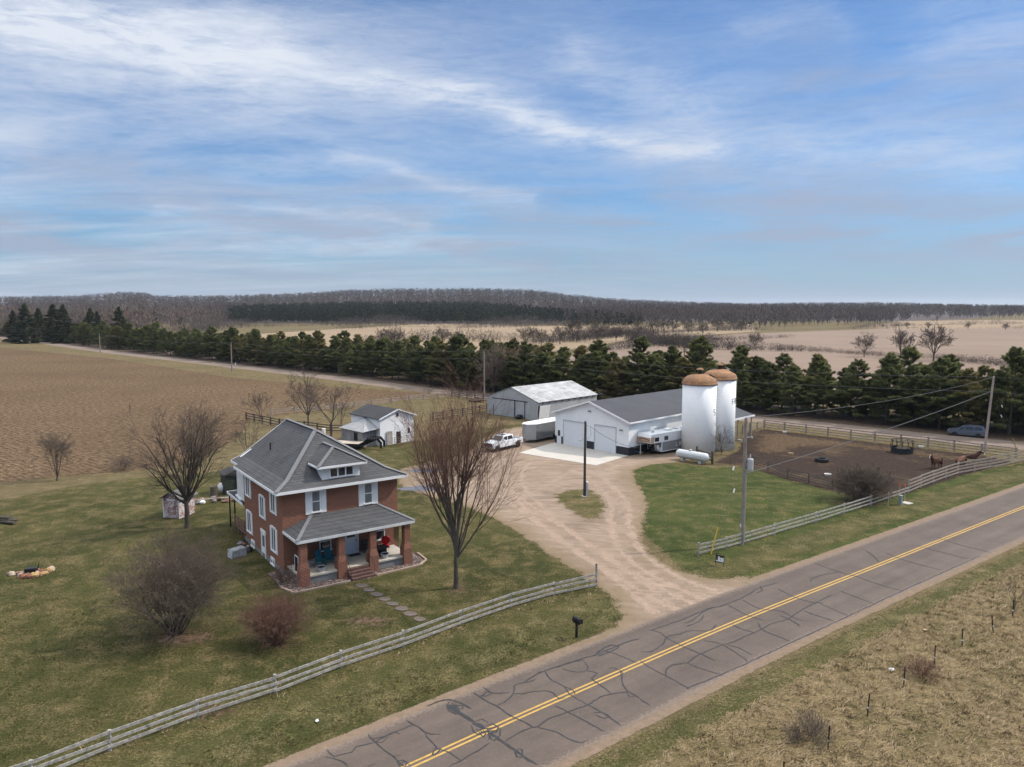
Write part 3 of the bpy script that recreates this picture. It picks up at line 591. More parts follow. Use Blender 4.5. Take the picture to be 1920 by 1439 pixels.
def along(s,d):
    i=max(1,min(len(SR)-1,next((k for k in range(len(bd)) if bd[k]>=s),len(bd)-1))); f=(s-bd[i-1])/(bd[i]-bd[i-1]); p=SR[i-1].lerp(SR[i],f); t=(SR[i]-SR[i-1]).normalized(); return Vector((p.x-t.y*d,p.y+t.x*d,0)),t
s=60.0; side=1; cnt=0
while s<bd[-1]-6:
    for d in (8.8,13.0,17.4,21.6):
        ss=s+(2.2 if 10<d<15 else 0)+q.uniform(-.9,.9); p,t=along(ss,d+q.uniform(-.8,.8))
        az_=math.degrees(math.atan2(p.x,p.y))
        if az_<-37.5 or az_>38 or q.random()<(.02 if d<10 else .12): continue
        far=p.length
        if d>20 and (far>240 or q.random()<.4): continue
        if far>330 and q.random()<.5: continue
        k=q.randrange(6); hs=q.uniform(.80,1.04)*(.90 if p.x<-20 else 1.0)
        if 15<p.x<80: hs*=q.choice((.82,1.0,1.06,.92))
        o=prot[k] if k not in used else copy_tree(prot[k]); used.add(k)
        o.location=p; o.rotation_euler=(q.uniform(-.03,.03),q.uniform(-.03,.03),q.uniform(0,6.28)); o.scale=(hs*q.uniform(1.05,1.35),hs*q.uniform(1.05,1.35),hs*q.uniform(.94,1.06)); cnt+=1
    s+=q.uniform(4.1,5.0)
# bare brush mixed in at the far end of the row
bb=[]
bp=bush('roadside_brush','grey bare brush among the pines at the far end of the side road','bush',(0,0),5.5,6,50,26,(6,4,3),m_twig_far,.03,'bare brush among the pines')
bp.location=along(150,10)[0]
for s_,d_,k_ in ((120,8.5,1.0),(163,8,1.1),(175,9.5,.85),(190,8.2,1.0),(204,8.6,.8),(98,9,1.1),(84,10,1.2),(285,8,.7),(330,8,.6)):
    o=copy_tree(bp); o.location=along(s_,d_)[0]; o.rotation_euler=(0,0,s_); o.scale=(k_,k_,k_)
# tall dark spruces at the far left
sp=conifer_proto('spruce_tree','tall dark spruce above the far left end of the pine row','spruce','spruces at the far left',140,17,1,4.4,9,.75,lambda t:(1-t)**.85*(1-.1*math.sin(t*14)),m_spruce,.35)
for i,(px_,py_,tp,wd_) in enumerate([(50,642,571,1.5),(75,642,579,1.15),(103,645,572,1.6),(122,645,573,1.3),(28,640,583,1.2),(172,640,579,1.3),(185,640,585,1.0),(226,640,577,1.35)]):
    D=395+10*(i%3); u=(px_-960)/FPX; hh=CAMH-(tp-572)/FPX*D
    o=sp if i==0 else copy_tree(sp); o.location=(u*D,D,0); k_=hh/17; o.scale=(k_*wd_,k_*wd_,k_); o.rotation_euler=(0,0,i*1.7)
# ---- hills and the far woods
AZ=[(-60,545),(-34.4,558),(-30,556),(-29,553),(-27.3,549.5),(-26,552),(-25.2,557),(-21,556),(-16,552),(-13,547),(-10.5,544.5),(-2.5,543),(1.6,546),(4,553),(7.3,561),(9.7,564),(17.4,571),(19.3,569.5),(26,568.5),(29.4,571),(32.4,573),(34.5,574),(60,574)]
azx=np.array([a for a,_ in AZ]); azy=np.array([b for _,b in AZ])
def ridge(az_): return np.maximum(0,CAMH+(572-np.interp(az_,azx,azy))/FPX*2300-17)
def hill(x,y):
    D=np.hypot(x,y); a=np.degrees(np.arctan2(x,y)); t=np.clip((y-720)/(2300-720),0,1); t=t*t*(3-2*t)
    return ridge(a)*t
ra=np.radians(np.linspace(-52,52,160)); rd=np.concatenate([np.linspace(700,2300,34),[2600,3200,4500,7000,11000]])
A,D=np.meshgrid(ra,rd); HX=D*np.sin(A)/np.cos(A*0); HY=D*np.cos(A); 
HZ=hill(HX,HY)-.4
na=len(ra); idx=np.arange(A.size).reshape(A.shape)
F=np.stack([idx[:-1,:-1],idx[:-1,1:],idx[1:,1:],idx[1:,:-1]],-1).reshape(-1)
m_hill=simple('forest_floor',(.068,.052,.047),.95,0,.2,.01)
o=np_mesh('hills',np.stack([HX.ravel(),HY.ravel(),HZ.ravel()],1),F,4,m_hill,None,None,True); o['kind']='structure'
def tint_mat(name,cols,soft=True):
    m=NT(name); t=m.attr('tint'); x=m.n('ValToRGB',{'Fac':t}); e=x.color_ramp.elements
    while len(e)<len(cols): e.new(.5)
    for i,c in enumerate(cols): e[i].position=i/(len(cols)-1); e[i].color=(*c,1)
    nn=m.n('VectorMath',{0:m.n('VectorMath',{0:m.n('NewGeometry').outputs['Normal'],1:(.5,.5,.3)},operation='MULTIPLY').outputs[0],1:(0.05,-.35,.6)},operation='ADD').outputs[0]
    m.bsdf(x.outputs[0],.95,0,m.n('VectorMath',{0:nn},operation='NORMALIZE').outputs[0] if soft else None,spec=.05); return m.m
m_wood=tint_mat('far_woods_twigs',[(.052,.041,.036),(.072,.057,.050),(.096,.076,.066),(.124,.101,.088),(.116,.080,.062)])
m_plant=tint_mat('plantation_needles',[(.009,.012,.007),(.019,.024,.012),(.036,.042,.022)])
def wood_mesh(name,pos,H,W,K,mat,seed,tint,conic=False,fl=1.0):
    "many small leafless (or conic) trees, each a trunk and a spray of twig flakes"
    q=np.random.default_rng(seed); n=len(pos); 
    if conic:
        t=q.uniform(.12,1,(n,K)); r=(1-t)**.8*q.uniform(.5,1.1,(n,K))*W[:,None]; zz_=t*H[:,None]
    else:
        t=q.uniform(.15,1,(n,K)); r=np.sqrt(np.clip(1-((t-.62)/.42)**2,0.05,1))*np.sqrt(q.uniform(0,1,(n,K)))*W[:,None]; zz_=t*H[:,None]
    a=q.uniform(0,2*PI,(n,K)); c=np.stack([pos[:,0,None]+r*np.cos(a),pos[:,1,None]+r*np.sin(a),pos[:,2,None]+zz_],-1)
    if conic:
        d=np.stack([np.cos(a)*.8,np.sin(a)*.8,q.uniform(-.2,.6,(n,K))],-1); L=(H*.14)[:,None]*q.uniform(.6,1.3,(n,K)); wd_=.55
    else:
        d=np.stack([np.cos(a)*.5*r/np.maximum(W[:,None],.1),np.sin(a)*.5*r/np.maximum(W[:,None],.1),q.uniform(.4,1.1,(n,K))],-1)+q.normal(0,.18,(n,K,3)); L=(H*.17)[:,None]*q.uniform(.6,1.4,(n,K)); wd_=.11*fl
    d/=np.linalg.norm(d,axis=-1,keepdims=True); sd=np.cross(d,q.normal(size=(n,K,3))); sd/=np.linalg.norm(sd,axis=-1,keepdims=True)
    v=np.stack([c-sd*(L*wd_)[...,None],c+sd*(L*wd_)[...,None],c+d*L[...,None]],2).reshape(-1,3)
    tt=np.repeat(np.clip(tint[:,None]+q.normal(0,.10,(n,K)),0,1).ravel(),3)
    ang_=q.uniform(0,PI,n); tw=np.stack([np.cos(ang_),np.sin(ang_),0*ang_],1)*(H*.014)[:,None]
    p0=pos-tw;p1=pos+tw;p2=pos+np.stack([0*H,0*H,H*.8],1); tv=np.stack([p0,p1,p2],1).reshape(-1,3)
    v=np.concatenate([v,tv]); tt=np.concatenate([tt,np.repeat(np.clip(tint-.1,0,1)*(.35 if conic else 1),3)])
    return np_mesh(name,v,np.arange(len(v)),3,mat,None,{'tint':tt})
q=np.random.default_rng(5)
def scatter(n,a0,a1,d0,d1,pw=1.0):
    a=np.radians(q.uniform(a0,a1,n)); y=d0+(d1-d0)*q.uniform(0,1,n)**pw; x=y*np.tan(a); return np.stack([x,y,hill(x,y)],1)
def pxof(x,y): return 960+FPX*x/y
def front(px):  # nearest depth of the woods for each direction
    return np.interp(px,[-400,0,250,400,430,520,1060,1090,1200,1320,1420,1560,1640,1690,1710,1900,2300],[470,470,520,650,790,800,800,690,690,690,640,700,760,830,1040,1060,1060])
po=scatter(15000,-40,40,440,2500,1.25)
pf=front(pxof(po[:,0],po[:,1])); keep=(po[:,1]>pf*q.uniform(1,1.03,len(po)))
pq_=pxof(po[:,0],po[:,1]); plant=(pq_>430)&(pq_<1060)&(po[:,1]<1240-np.maximum(0,pq_-880)*1.9)
po=po[keep&~plant]; n=len(po)
near=np.clip(1-(po[:,1]-600)/1500,0,1); blotch=.5+.5*np.sin(po[:,0]/90+1.3)*np.sin(po[:,1]/140)
tint=np.clip(.20+.40*blotch*near+q.normal(0,.10,n)+np.where((pxof(po[:,0],po[:,1])<420)&(po[:,1]<900),.30,0),0,1)
H_=q.uniform(12,18,n)
b1=po[:,1]<980
o=wood_mesh('far_woods',po[b1],H_[b1],H_[b1]*.30,60,m_wood,1,tint[b1]); tag(o,'bare brown woodland beyond the fields','woodland',None,'stuff')
o=wood_mesh('hill_woods',po[~b1],H_[~b1]*1.08,H_[~b1]*.34,26,m_wood,2,tint[~b1],fl=1.5); tag(o,'bare purple brown forest covering the distant hills','woodland',None,'stuff')
pl=scatter(5200,-22,4.8,800,1240); pq=pxof(pl[:,0],pl[:,1]); pl=pl[(pq>430+40*np.sin(pl[:,1]/30)+q.normal(0,22,len(pq)))&(pl[:,1]>805+25*np.sin(pq/37)+15*np.sin(pq/11)+np.abs(q.normal(0,14,len(pq))))&(pq<1068+12*np.sin(pl[:,1]/17))&(pl[:,1]<1250-np.maximum(0,pq-880)*1.9)]; n=len(pl)
o=wood_mesh('pine_plantation',pl,q.uniform(10.5,16,n),np.full(n,2.9),26,m_plant,3,np.clip(q.normal(.45,.22,n),0,1),True); tag(o,'dark green pine plantation below the hill','plantation',None,'stuff')
# dark evergreens dotted in the woods
pe=scatter(70,3,34,720,1500); pe=pe[pe[:,1]>front(pxof(pe[:,0],pe[:,1]))]; pe2=scatter(60,-34,-20,480,900); pe2=pe2[(pe2[:,1]>front(pxof(pe2[:,0],pe2[:,1])))]
pe3=np.concatenate([np.stack([q.uniform(1075,1200,60),q.uniform(700,800,60)],1)]); pe3=np.stack([(pe3[:,0]-960)/FPX*pe3[:,1],pe3[:,1],0*pe3[:,0]],1); pe3[:,2]=hill(pe3[:,0],pe3[:,1])
pe=np.concatenate([pe[:24],pe2[:18],pe3]); o=wood_mesh('scattered_evergreens',pe,q.uniform(9,15,len(pe)),np.full(len(pe),2.8),40,m_plant,4,np.full(len(pe),.5),True); tag(o,'dark evergreens scattered in the bare woods','woodland',None,'stuff')
# brushy hedgerows between the fields
def hedge(name,label,pts,h,n,wid,seed,tint=.45):
    L=[Vector((*at(x,y),0)) for x,y in pts]; qq=np.random.default_rng(seed); ps=[]
    tot=[0]
    for i in range(1,len(L)): tot.append(tot[-1]+(L[i]-L[i-1]).length)
    for s_ in qq.uniform(0,tot[-1],n):
        i=max(1,int(np.searchsorted(tot,s_))); p=L[i-1].lerp(L[i],(s_-tot[i-1])/(tot[i]-tot[i-1])); ps.append((p.x+qq.normal(0,wid),p.y+qq.normal(0,wid),0))
    ps=np.array(ps); hh=h*(.35+.65*(.5+.5*np.sin(ps[:,0]*.045+seed)))*qq.uniform(.5,1.3,n)
    o=wood_mesh(name,ps,hh,hh*.55+.5,26,m_wood,seed,np.clip(qq.normal(tint,.12,n),0,1)); tag(o,label,'hedgerow',None,'stuff')
hedge('field_hedgerow','long brushy hedgerow between the two right hand tan fields',[(1180,640),(1260,650),(1340,656),(1420,658),(1530,660),(1640,668),(1760,674),(1900,690),(2100,705)],4.6,1800,2.2,61,.22)
hedge('field_hedgerow','brushy hedgerow with bare trees above the right end of the pale middle field',[(985,646),(1060,642),(1180,630),(1300,622),(1400,620)],5.5,1500,4,62,.3)
hedge('field_hedgerow','low brush line along the upper rim of the wide right hand field',[(1400,621),(1520,619),(1640,617),(1760,616.5),(1920,617),(2100,616)],2.6,600,3,63,.3)
hedge('field_hedgerow','bare brush in front of the dark pine plantation at left',[(330,634),(400,616),(520,613),(640,611),(760,610),(860,611),(1000,612),(1080,612)],8.5,1300,9,64,.5)
hedge('field_hedgerow','brown brush strip crossing the pale middle field',[(640,618),(760,614),(900,616),(1060,611)],4.5,500,4,65,.45)
hedge('field_hedgerow','bare brush showing over the pine row at left centre',[(680,650),(760,642),(860,640),(980,642)],6,300,4,66,.55)
hedge('field_hedgerow','broken lower tree line crossing the fields left of the silos',[(1040,668),(1120,660),(1230,650),(1330,640),(1480,634)],4.5,700,3,67,.3)
hedge('field_hedgerow','thin far tree line between the pale strip and the wide right hand field',[(1600,617),(1700,612),(1800,610),(1960,608)],4.5,420,3,68,.3)
# single bare trees standing out in the fields
fp=[bare_tree('field_tree',lab,'tree',(0,0),13,70+i,2.5,.3,8,(14,48),(6,5,3),m_twig_far,up=.05,rmin=.05,group=None) for i,lab in enumerate(['bare field tree, the rightmost of the two big ones on the right hedgerow','bare broad field tree, left of the biggest one on the right hedgerow','small bare tree on the hedgerow above the middle of the paddock'])]
for o,(x,y,tp) in zip(fp,[(1750,677,610),(1688,672,620),(1620,670,627)]):
    p=at(x,y); o.location=(*p,0); k_=(CAMH-(tp-572)/FPX*p[1])/13; o.scale=(k_,k_,k_)
far=[(1415,655,623),(1075,640,598),(1120,642,602),(1155,640,612),(1225,630,600),(1262,628,602),(1290,628,600),(1318,630,604),(1050,646,612),(985,650,612),(1015,648,618),(830,648,615),(740,655,612),(720,650,618),(860,640,622),(1345,622,598),(1245,626,600),(1197,632,604),(1390,620,600),(1000,640,615),(1283,668,632),(1885,620,606),(1815,618,605),(1740,617,604),(1700,616,604)]
for i,(x,y,tp) in enumerate(far):
    o=copy_tree(fp[i%3]); p=at(x,y); o.location=(*p,0); k_=(CAMH-(tp-572)/FPX*p[1])/13; o.scale=(k_*1.1,k_*1.1,k_); o.rotation_euler=(0,0,i*2.1)
    tag(o,'distant bare tree standing along the brushy lines between the tan fields','tree','bare trees along the field lines')
# ---- rough grass of the near verge: bent dry blades in tufts
def tufts(name,label,area,n,hgt_,cols,seed,per=7,keep=None):
    qq=np.random.default_rng(seed); P_=np.array(area); x0,y0=P_.min(0);x1,y1=P_.max(0)
    X=qq.uniform(x0,x1,n*3);Y=qq.uniform(y0,y1,n*3); D=dist_poly(X,Y,area); k=D>0
    # only what the camera can look at
    vis=(np.abs(X/np.maximum(Y,1))<.76)&(Y>27); dn=np.hypot(X,Y); k&=vis
    cl_=np.sin(X*.8+2*np.sin(Y*.35))*np.sin(Y*.9+1.7*np.sin(X*.5)); k&=qq.uniform(-3.6,1,n*3)<cl_+.25
    X,Y=X[k][:n],Y[k][:n]; m_=len(X)
    az_=R(-35)+qq.normal(0,.8,(m_,1))+qq.normal(0,.6,(m_,per)); ln=hgt_*qq.uniform(.45,1.25,(m_,1))*qq.uniform(.6,1.2,(m_,per)); lean=qq.uniform(.35,1.25,(m_,per))
    bx=X[:,None]+qq.normal(0,.09,(m_,per)); by=Y[:,None]+qq.normal(0,.09,(m_,per))
    d=np.stack([np.cos(az_)*np.sin(lean),np.sin(az_)*np.sin(lean),np.cos(lean)],-1); b=np.stack([bx,by,np.zeros_like(bx)],-1)
    sd=np.stack([-np.sin(az_),np.cos(az_),0*az_],-1)*.016
    mid=b+d*(ln*.55)[...,None]; tip=b+(d*np.array([1.15,1.15,.75]))*ln[...,None]
    v=np.stack([b-sd,b+sd,mid+sd*.8,mid-sd*.8,tip],2).reshape(-1,3)
    i0=np.arange(m_*per)*5; f=np.stack([i0,i0+1,i0+2,i0,i0+2,i0+3,i0+3,i0+2,i0+4],1).ravel()
    t=np.repeat(np.clip(qq.normal(.55,.25,(m_,1))+qq.normal(0,.12,(m_,per)),0,1).ravel(),5)
    o=np_mesh(name,v,f,3,tint_mat(name+'_blades',cols),None,{'tint':t}); tag(o,label,'grass',None,'stuff')
DRY=[(.095,.085,.034),(.215,.158,.086),(.30,.222,.128),(.40,.30,.18)]
tufts('rough_grass','long bent dry grass on the near verge of the road',[(-4,22),(8.6,33.2),(32,51.2),(56,68.0),(95,96),(90,70),(70,45),(40,20)],42000,.34,DRY,81)
tufts('fence_grass','dry grass along the white rail fence by the road',[(-24,26),(-19,30),(-9,39),(2,48.6),(7,51),(6,52.6),(1,50.2),(-10,41),(-20,32.4),(-28,26.5)],1500,.26,DRY,82)
tufts('verge_grass','short tufty grass between the fence and the paved road',[(-17,29),(-9,37),(2,46),(8,49),(3,43.5),(-10,32.3)],3000,.15,[(.045,.055,.018),(.068,.066,.024),(.11,.088,.042),(.17,.13,.07)],83)
tufts('lawn_grass','tufty grass and old leaves on the front lawn',[(-32,28),(-20,32),(-9,41),(3,50.5),(-2,56),(-12,50),(-22,50),(-34,50)],7000,.09,[(.040,.046,.015),(.062,.062,.022),(.11,.085,.04),(.15,.11,.06)],84,5)
# ------------------------------------------------------------------ building materials
def brick_mat(name,a,b,mortar,bw=.26,bh=.10):
    m=NT(name); v=m.obj(); s=m.n('SeparateXYZ',{0:v}); u=m.n('CombineXYZ',{0:m.math('ADD',s.outputs[0],s.outputs[1]),1:s.outputs[2],2:0.0}).outputs[0]
    br=m.n('TexBrick',{'Vector':u,'Scale':1.0,'Color1':a,'Color2':b,'Mortar':mortar,'Mortar Size':.015,'Brick Width':bw,'Row Height':bh,'Bias':-.1})
    n=m.noise(v,1.3,5,.7); n3=m.noise(v,9,3,.7); c=m.mix(m.math('MULTIPLY',m.ramp(n,.4,.7),.35),br.outputs[0],m.mix(.5,br.outputs[0],(.10,.05,.035)))
    c=m.mix(m.math('MULTIPLY',m.ramp(n3,.55,.75),.35),c,(.26,.10,.055))
    m.bsdf(c,.9,0,m.bump(br.outputs[1],-.4,.01)); return m.m
m_brick=brick_mat('red_brick',(.230,.062,.030),(.125,.033,.018),(.30,.20,.145))
def shingle_mat(name,a,b,rowh=.20):
    m=NT(name); v=m.obj(); s=m.n('SeparateXYZ',{0:v}); u=m.n('CombineXYZ',{0:m.math('ADD',s.outputs[0],s.outputs[1]),1:s.outputs[2],2:0.0}).outputs[0]
    br=m.n('TexBrick',{'Vector':u,'Scale':1.0,'Color1':a,'Color2':b,'Mortar':tuple(c*.55 for c in a),'Mortar Size':.014,'Brick Width':.42,'Row Height':rowh,'Bias':0.0})
    n=m.noise(v,.6,5,.65); n2=m.noise(v,22,3,.8)
    c=m.mix(m.math('MULTIPLY',m.ramp(n,.35,.7),.45),br.outputs[0],tuple(min(1,x*1.35) for x in b))
    c=m.mix(m.math('MULTIPLY',m.ramp(n2,.35,.75),.30),c,tuple(x*.6 for x in a))
    m.bsdf(c,.92,0,m.bump(br.outputs[1],-.5,.015)); return m.m
m_shing=shingle_mat('grey_shingles',(.056,.056,.058),(.082,.082,.084),.135)
m_shing2=shingle_mat('dark_shingles',(.040,.040,.043),(.055,.055,.058),.16)
m_cap=simple('ridge_cap_shingles',(.150,.150,.155),.9,0,.15,5)
m_white=simple('white_paint',(.72,.72,.71),.6,0,.07,1.2)
m_trim=simple('white_trim',(.76,.76,.76),.55,0,.05,1.5)
m_greyst=simple('grey_foundation',(.20,.195,.185),.9,0,.15,3,.2)
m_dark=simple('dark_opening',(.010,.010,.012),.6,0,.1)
m_black=simple('black_metal',(.016,.016,.018),.45,.2,.2)
m_steel=simple('galvanised_steel',(.50,.52,.54),.38,.75,.12,3)
m_rail=simple('weathered_grey_wood',(.30,.265,.235),.9,0,.28,3,.2)
m_wood=simple('brown_wood',(.165,.085,.058),.85,0,.25,4)
m_deck=simple('deck_boards',(.20,.12,.085),.9,0,.25,4)
m=NT('window_glass'); v=m.obj(); n=m.noise(v,1.2,2); m.bsdf(m.ramp(n,.3,.7,(.018,.021,.026),(.05,.055,.062)),.06,0,None,spec=.8); m_glass=m.m
m=NT('curtained_glass'); v=m.obj(); n=m.noise(m.map(v,(9,9,.6)),1,2); m.bsdf(m.ramp(n,.3,.7,(.10,.115,.125),(.19,.205,.21)),.12,0,None,spec=.7); m_glass2=m.m
# ------------------------------------------------------------------ brick house
HA=R(35); HO=(-13.27,57.0)
def H2W(x,y): return (HO[0]+x*math.cos(HA)-y*math.sin(HA), HO[1]+x*math.sin(HA)+y*math.cos(HA))
hs=thing('brick_house','two storey red brick farmhouse with grey hipped roof, dormer and front porch','house',(*HO,0),HA)
b=MB(); X0,X1,DB=-4.7,4.75,10.2; EZ=6.5
b.box(X0,X1,0,DB,-.2,EZ-.08); b.build('wall',m_brick,hs)
MB().box(X0-.03,X1+.03,-.03,DB+.03,-.3,.34).build('foundation',m_greyst,hs)
add=MB(); add.box(X0+.05,X1-.05,DB,12.55,3.35,EZ+.2); 
add.prism([(X0+.05,EZ+.2),(X1-.05,EZ+.2),(.0,9.55)],'y',12.30,12.55)
m=NT('white_siding'); v=m.obj(); s=m.n('SeparateXYZ',{0:v}); wv=m.math('FRACT',m.math('MULTIPLY',s.outputs[2],8.0)); n=m.noise(v,1.5,4)
m.bsdf(m.mix(m.math('MULTIPLY',m.ramp(wv,.0,.18,(1,1,1),(0,0,0)),.4),m.ramp(n,.3,.7,(.68,.68,.67),(.77,.77,.76)),(.35,.35,.36)),.6,0,m.bump(wv,.3,.02)); m_siding=m.m
add.build('rear_addition',m_siding,hs)
# main roof: flared eaves, hip to the front, gable at the back
OV=.62; xl,xr=X0-OV,X1+OV; yf=-OV; yb=12.85; xm=(xl+xr)/2; fl=1.25; z1=EZ+.50; RZ=9.82; yr=5.45
Ra=(xm,yr,RZ); Rb=(xm,yb,RZ)
r=MB(); th=.0
yj=10.7
E_=[(xl,yf,EZ),(xr,yf,EZ),(xr,yj,EZ),(xl,yj,EZ)]; I_=[(xl+fl,yf+fl,z1),(xr-fl,yf+fl,z1),(xr-fl,yj,z1),(xl+fl,yj,z1)]
r.poly([E_[0],E_[1],I_[1],I_[0]]); r.poly([E_[1],E_[2],I_[2],I_[1]]); r.poly([E_[3],E_[0],I_[0],I_[3]])
r.poly([I_[0],I_[1],Ra]); r.poly([I_[1],(xr-fl,yb,z1),Rb,Ra]); r.poly([(xl+fl,yb,z1),I_[0],Ra,Rb])
ex=.32; ze=EZ+.50*(ex/fl)
r.poly([(xl+ex,yb,ze),(xl+ex,yj,ze),(xl+fl,yj,z1),(xl+fl,yb,z1)]); r.poly([(xr-ex,yj,ze),(xr-ex,yb,ze),(xr-fl,yb,z1),(xr-fl,yj,z1)])
roof=r.build('roof',m_shing,hs)
so=roof.modifiers.new('thick','SOLIDIFY'); so.thickness=.06; so.offset=-1
so_=MB(); so_.box(xl+.03,xr-.03,yf+.03,yj-.03,EZ-.16,EZ-.10); so_.build('soffit',m_trim,hs)
f=MB(); f.box(xl-.02,xr+.02,yf-.03,yf+.02,EZ-.22,EZ-.01); f.box(xl-.03,xl+.02,yf+.02,yj,EZ-.22,EZ-.01); f.box(xr-.02,xr+.03,yf+.02,yj,EZ-.22,EZ-.01)
f.box(xl+ex-.03,xl+ex+.02,yj,yb,ze-.22,ze-.01); f.box(xl+.02,xl+ex-.03,yj-.04,yj,EZ-.2,EZ+.02)
f.beam((xl+ex,yb,ze-.1),(xl+fl,yb,z1-.1),.05,.2); f.beam((xl+fl,yb,z1-.1),(xm,yb,RZ-.1),.05,.2); f.beam((xr-fl,yb,z1-.1),(xm,yb,RZ-.1),.05,.2)
f.build('fascia',m_trim,hs)
c=MB(); 
def cap(a,b_,w=.34,up=.035): c.beam((a[0],a[1],a[2]+up),(b_[0],b_[1],b_[2]+up),w,.035)
cap(E_[0],I_[0]); cap(I_[0],Ra); cap(E_[1],I_[1]); cap(I_[1],Ra); cap(Ra,Rb,.3); c.build('ridge_cap',m_cap,roof)
MB().tube([(xl+2.6,8.9,7.5),(xl+2.6,8.9,8.55)],.06,8).build('vent_pipe',m_black,roof)
# dormer
dw=1.55; dy=.15; dz0=6.72; dz1=7.92
d=MB(); d.prism([(dy,dz0-.25),(dy,dz1),(3.2,dz1),(1.5,dz0+.3)],'x',-dw+.05,dw+.05); dm=d.build('dormer_wall',m_siding,hs)
ew=1.98; ef=dy-.42; ez=dz1; pk=(.03,1.55,9.02); bk=(.03,3.9,9.02)
d=MB(); d.poly([(-ew+.05,ef,ez),(ew+.05,ef,ez),pk]); d.poly([(ew+.05,ef,ez),(ew+.05,2.6,ez),bk,pk]); d.poly([(-ew+.05,2.6,ez),(-ew+.05,ef,ez),pk,bk]); 
dr=d.build('dormer_roof',m_shing,hs); so=dr.modifiers.new('thick','SOLIDIFY'); so.thickness=.05; so.offset=-1
c=MB(); cap((-ew+.05,ef,ez),pk,.28); cap((ew+.05,ef,ez),pk,.28); cap(pk,bk,.26); c.build('ridge_cap',m_cap,dr)
d=MB(); d.box(-ew+.03,ew+.07,ef-.03,ef+.02,ez-.16,ez); d.box(-ew+.02,-ew+.07,ef+.02,1.9,ez-.16,ez); d.box(ew+.03,ew+.08,ef+.02,1.9,ez-.16,ez); d.box(-ew+.07,ew+.03,ef+.02,1.5,ez-.15,ez-.10); d.build('fascia',m_trim,dr)
wf=MB(); 
for x in (-.88,-.24,.40,1.04): wf.box(x-.05,x+.05,dy-.06,dy,6.98,7.62)
wf.box(-.98,1.14,dy-.07,dy,7.60,7.72); wf.box(-.98,1.14,dy-.07,dy,6.86,6.98); w_=wf.build('window',m_trim,dm)
g=MB()
for x in (-.83,-.19,.45): g.box(x,x+.54,dy-.025,dy-.012,6.98,7.60)
g.build('pane',m_glass,w_)
# windows of the two visible walls
def face(side):
    if side=='f': return lambda mb,u0,u1,z0,z1_,d0,d1: mb.box(u0,u1,-d1,-d0,z0,z1_)
    return lambda mb,u0,u1,z0,z1_,d0,d1: mb.box(X0-d1,X0-d0,u0,u1,z0,z1_)
def window(side,u,z0,z1_,w,shut=.45,glass=None,mid='h',parent=hs,headh=.10):
    B=face(side); fr=MB(); a,b_=u-w/2,u+w/2
    B(fr,a-.07,a,z0,z1_,0,.06); B(fr,b_,b_+.07,z0,z1_,0,.06); B(fr,a-.07,b_+.07,z1_,z1_+headh,0,.065); B(fr,a-.12,b_+.12,z0-.10,z0,0,.11)
    zm=(z0+z1_)/2
    if 'h' in mid: B(fr,a,b_,zm-.035,zm+.035,0,.05)
    if 'v' in mid: B(fr,u-.06,u+.06,z0,z1_,0,.055)
    o=fr.build('window',m_trim,parent); g=MB(); B(g,a,b_,z0,z1_,.005,.022); g.build('pane',glass or m_glass,o)
    if shut:
        for s_ in (-1,1):
            m_=MB(); c0=u+s_*(w/2+.07+shut/2); B(m_,c0-shut/2,c0+shut/2,z0-.16,z1_+.06,0,.045); B(m_,c0-shut/2+.06,c0+shut/2-.06,z0+.02,zm-.08,.045,.055); B(m_,c0-shut/2+.06,c0+shut/2-.06,zm+.08,z1_-.08,.045,.055); m_.build('shutter',m_white,parent)
for u in (-2.10,2.20): window('f',u,4.50,6.05,.58,.46,m_glass2)
window('f',-1.45,1.35,2.75,.80,0); window('f',3.02,1.35,2.75,.95,0)
for u,z0,z1_,ww in ((8.9,4.25,5.85,.95),(4.97,3.35,4.95,.85),(2.1,4.40,6.0,.85),(8.8,1.15,2.80,.95),(2.2,1.30,3.05,.9)): window('l',u,z0,z1_,ww,.34,None,'v',headh=.16)
for u in (7.9,2.6): window('l',u,.12,.42,.8,0,None,'v',headh=.20)
# doors
B=face('f'); d=MB(); B(d,.18,1.20,.66,2.85,0,.03); fr=MB(); B(fr,.08,.18,.62,2.95,0,.07); B(fr,1.20,1.30,.62,2.95,0,.07); B(fr,.18,1.20,2.85,2.95,0,.07); B(fr,.1,1.28,.62,.67,.03,.16)
do=d.build('front_door',m_white,hs); fr.build('door_frame',m_trim,do); g=MB(); B(g,.34,1.0,1.95,2.70,.03,.04); g.build('pane',m_glass,do); g=MB(); B(g,1.05,1.10,1.62,1.74,.03,.08); g.build('handle',m_black,do)
B=face('l'); d=MB(); B(d,4.45,5.35,.06,1.95,0,.03); do=d.build('side_door',m_white,hs); fr=MB(); B(fr,4.35,4.45,.02,2.0,0,.06); B(fr,5.35,5.45,.02,2.0,0,.06); B(fr,4.25,5.55,2.0,2.25,0,.065); fr.build('door_frame',m_trim,do); g=MB(); B(g,4.62,5.18,.9,1.8,.03,.04); g.build('pane',m_glass2,do)
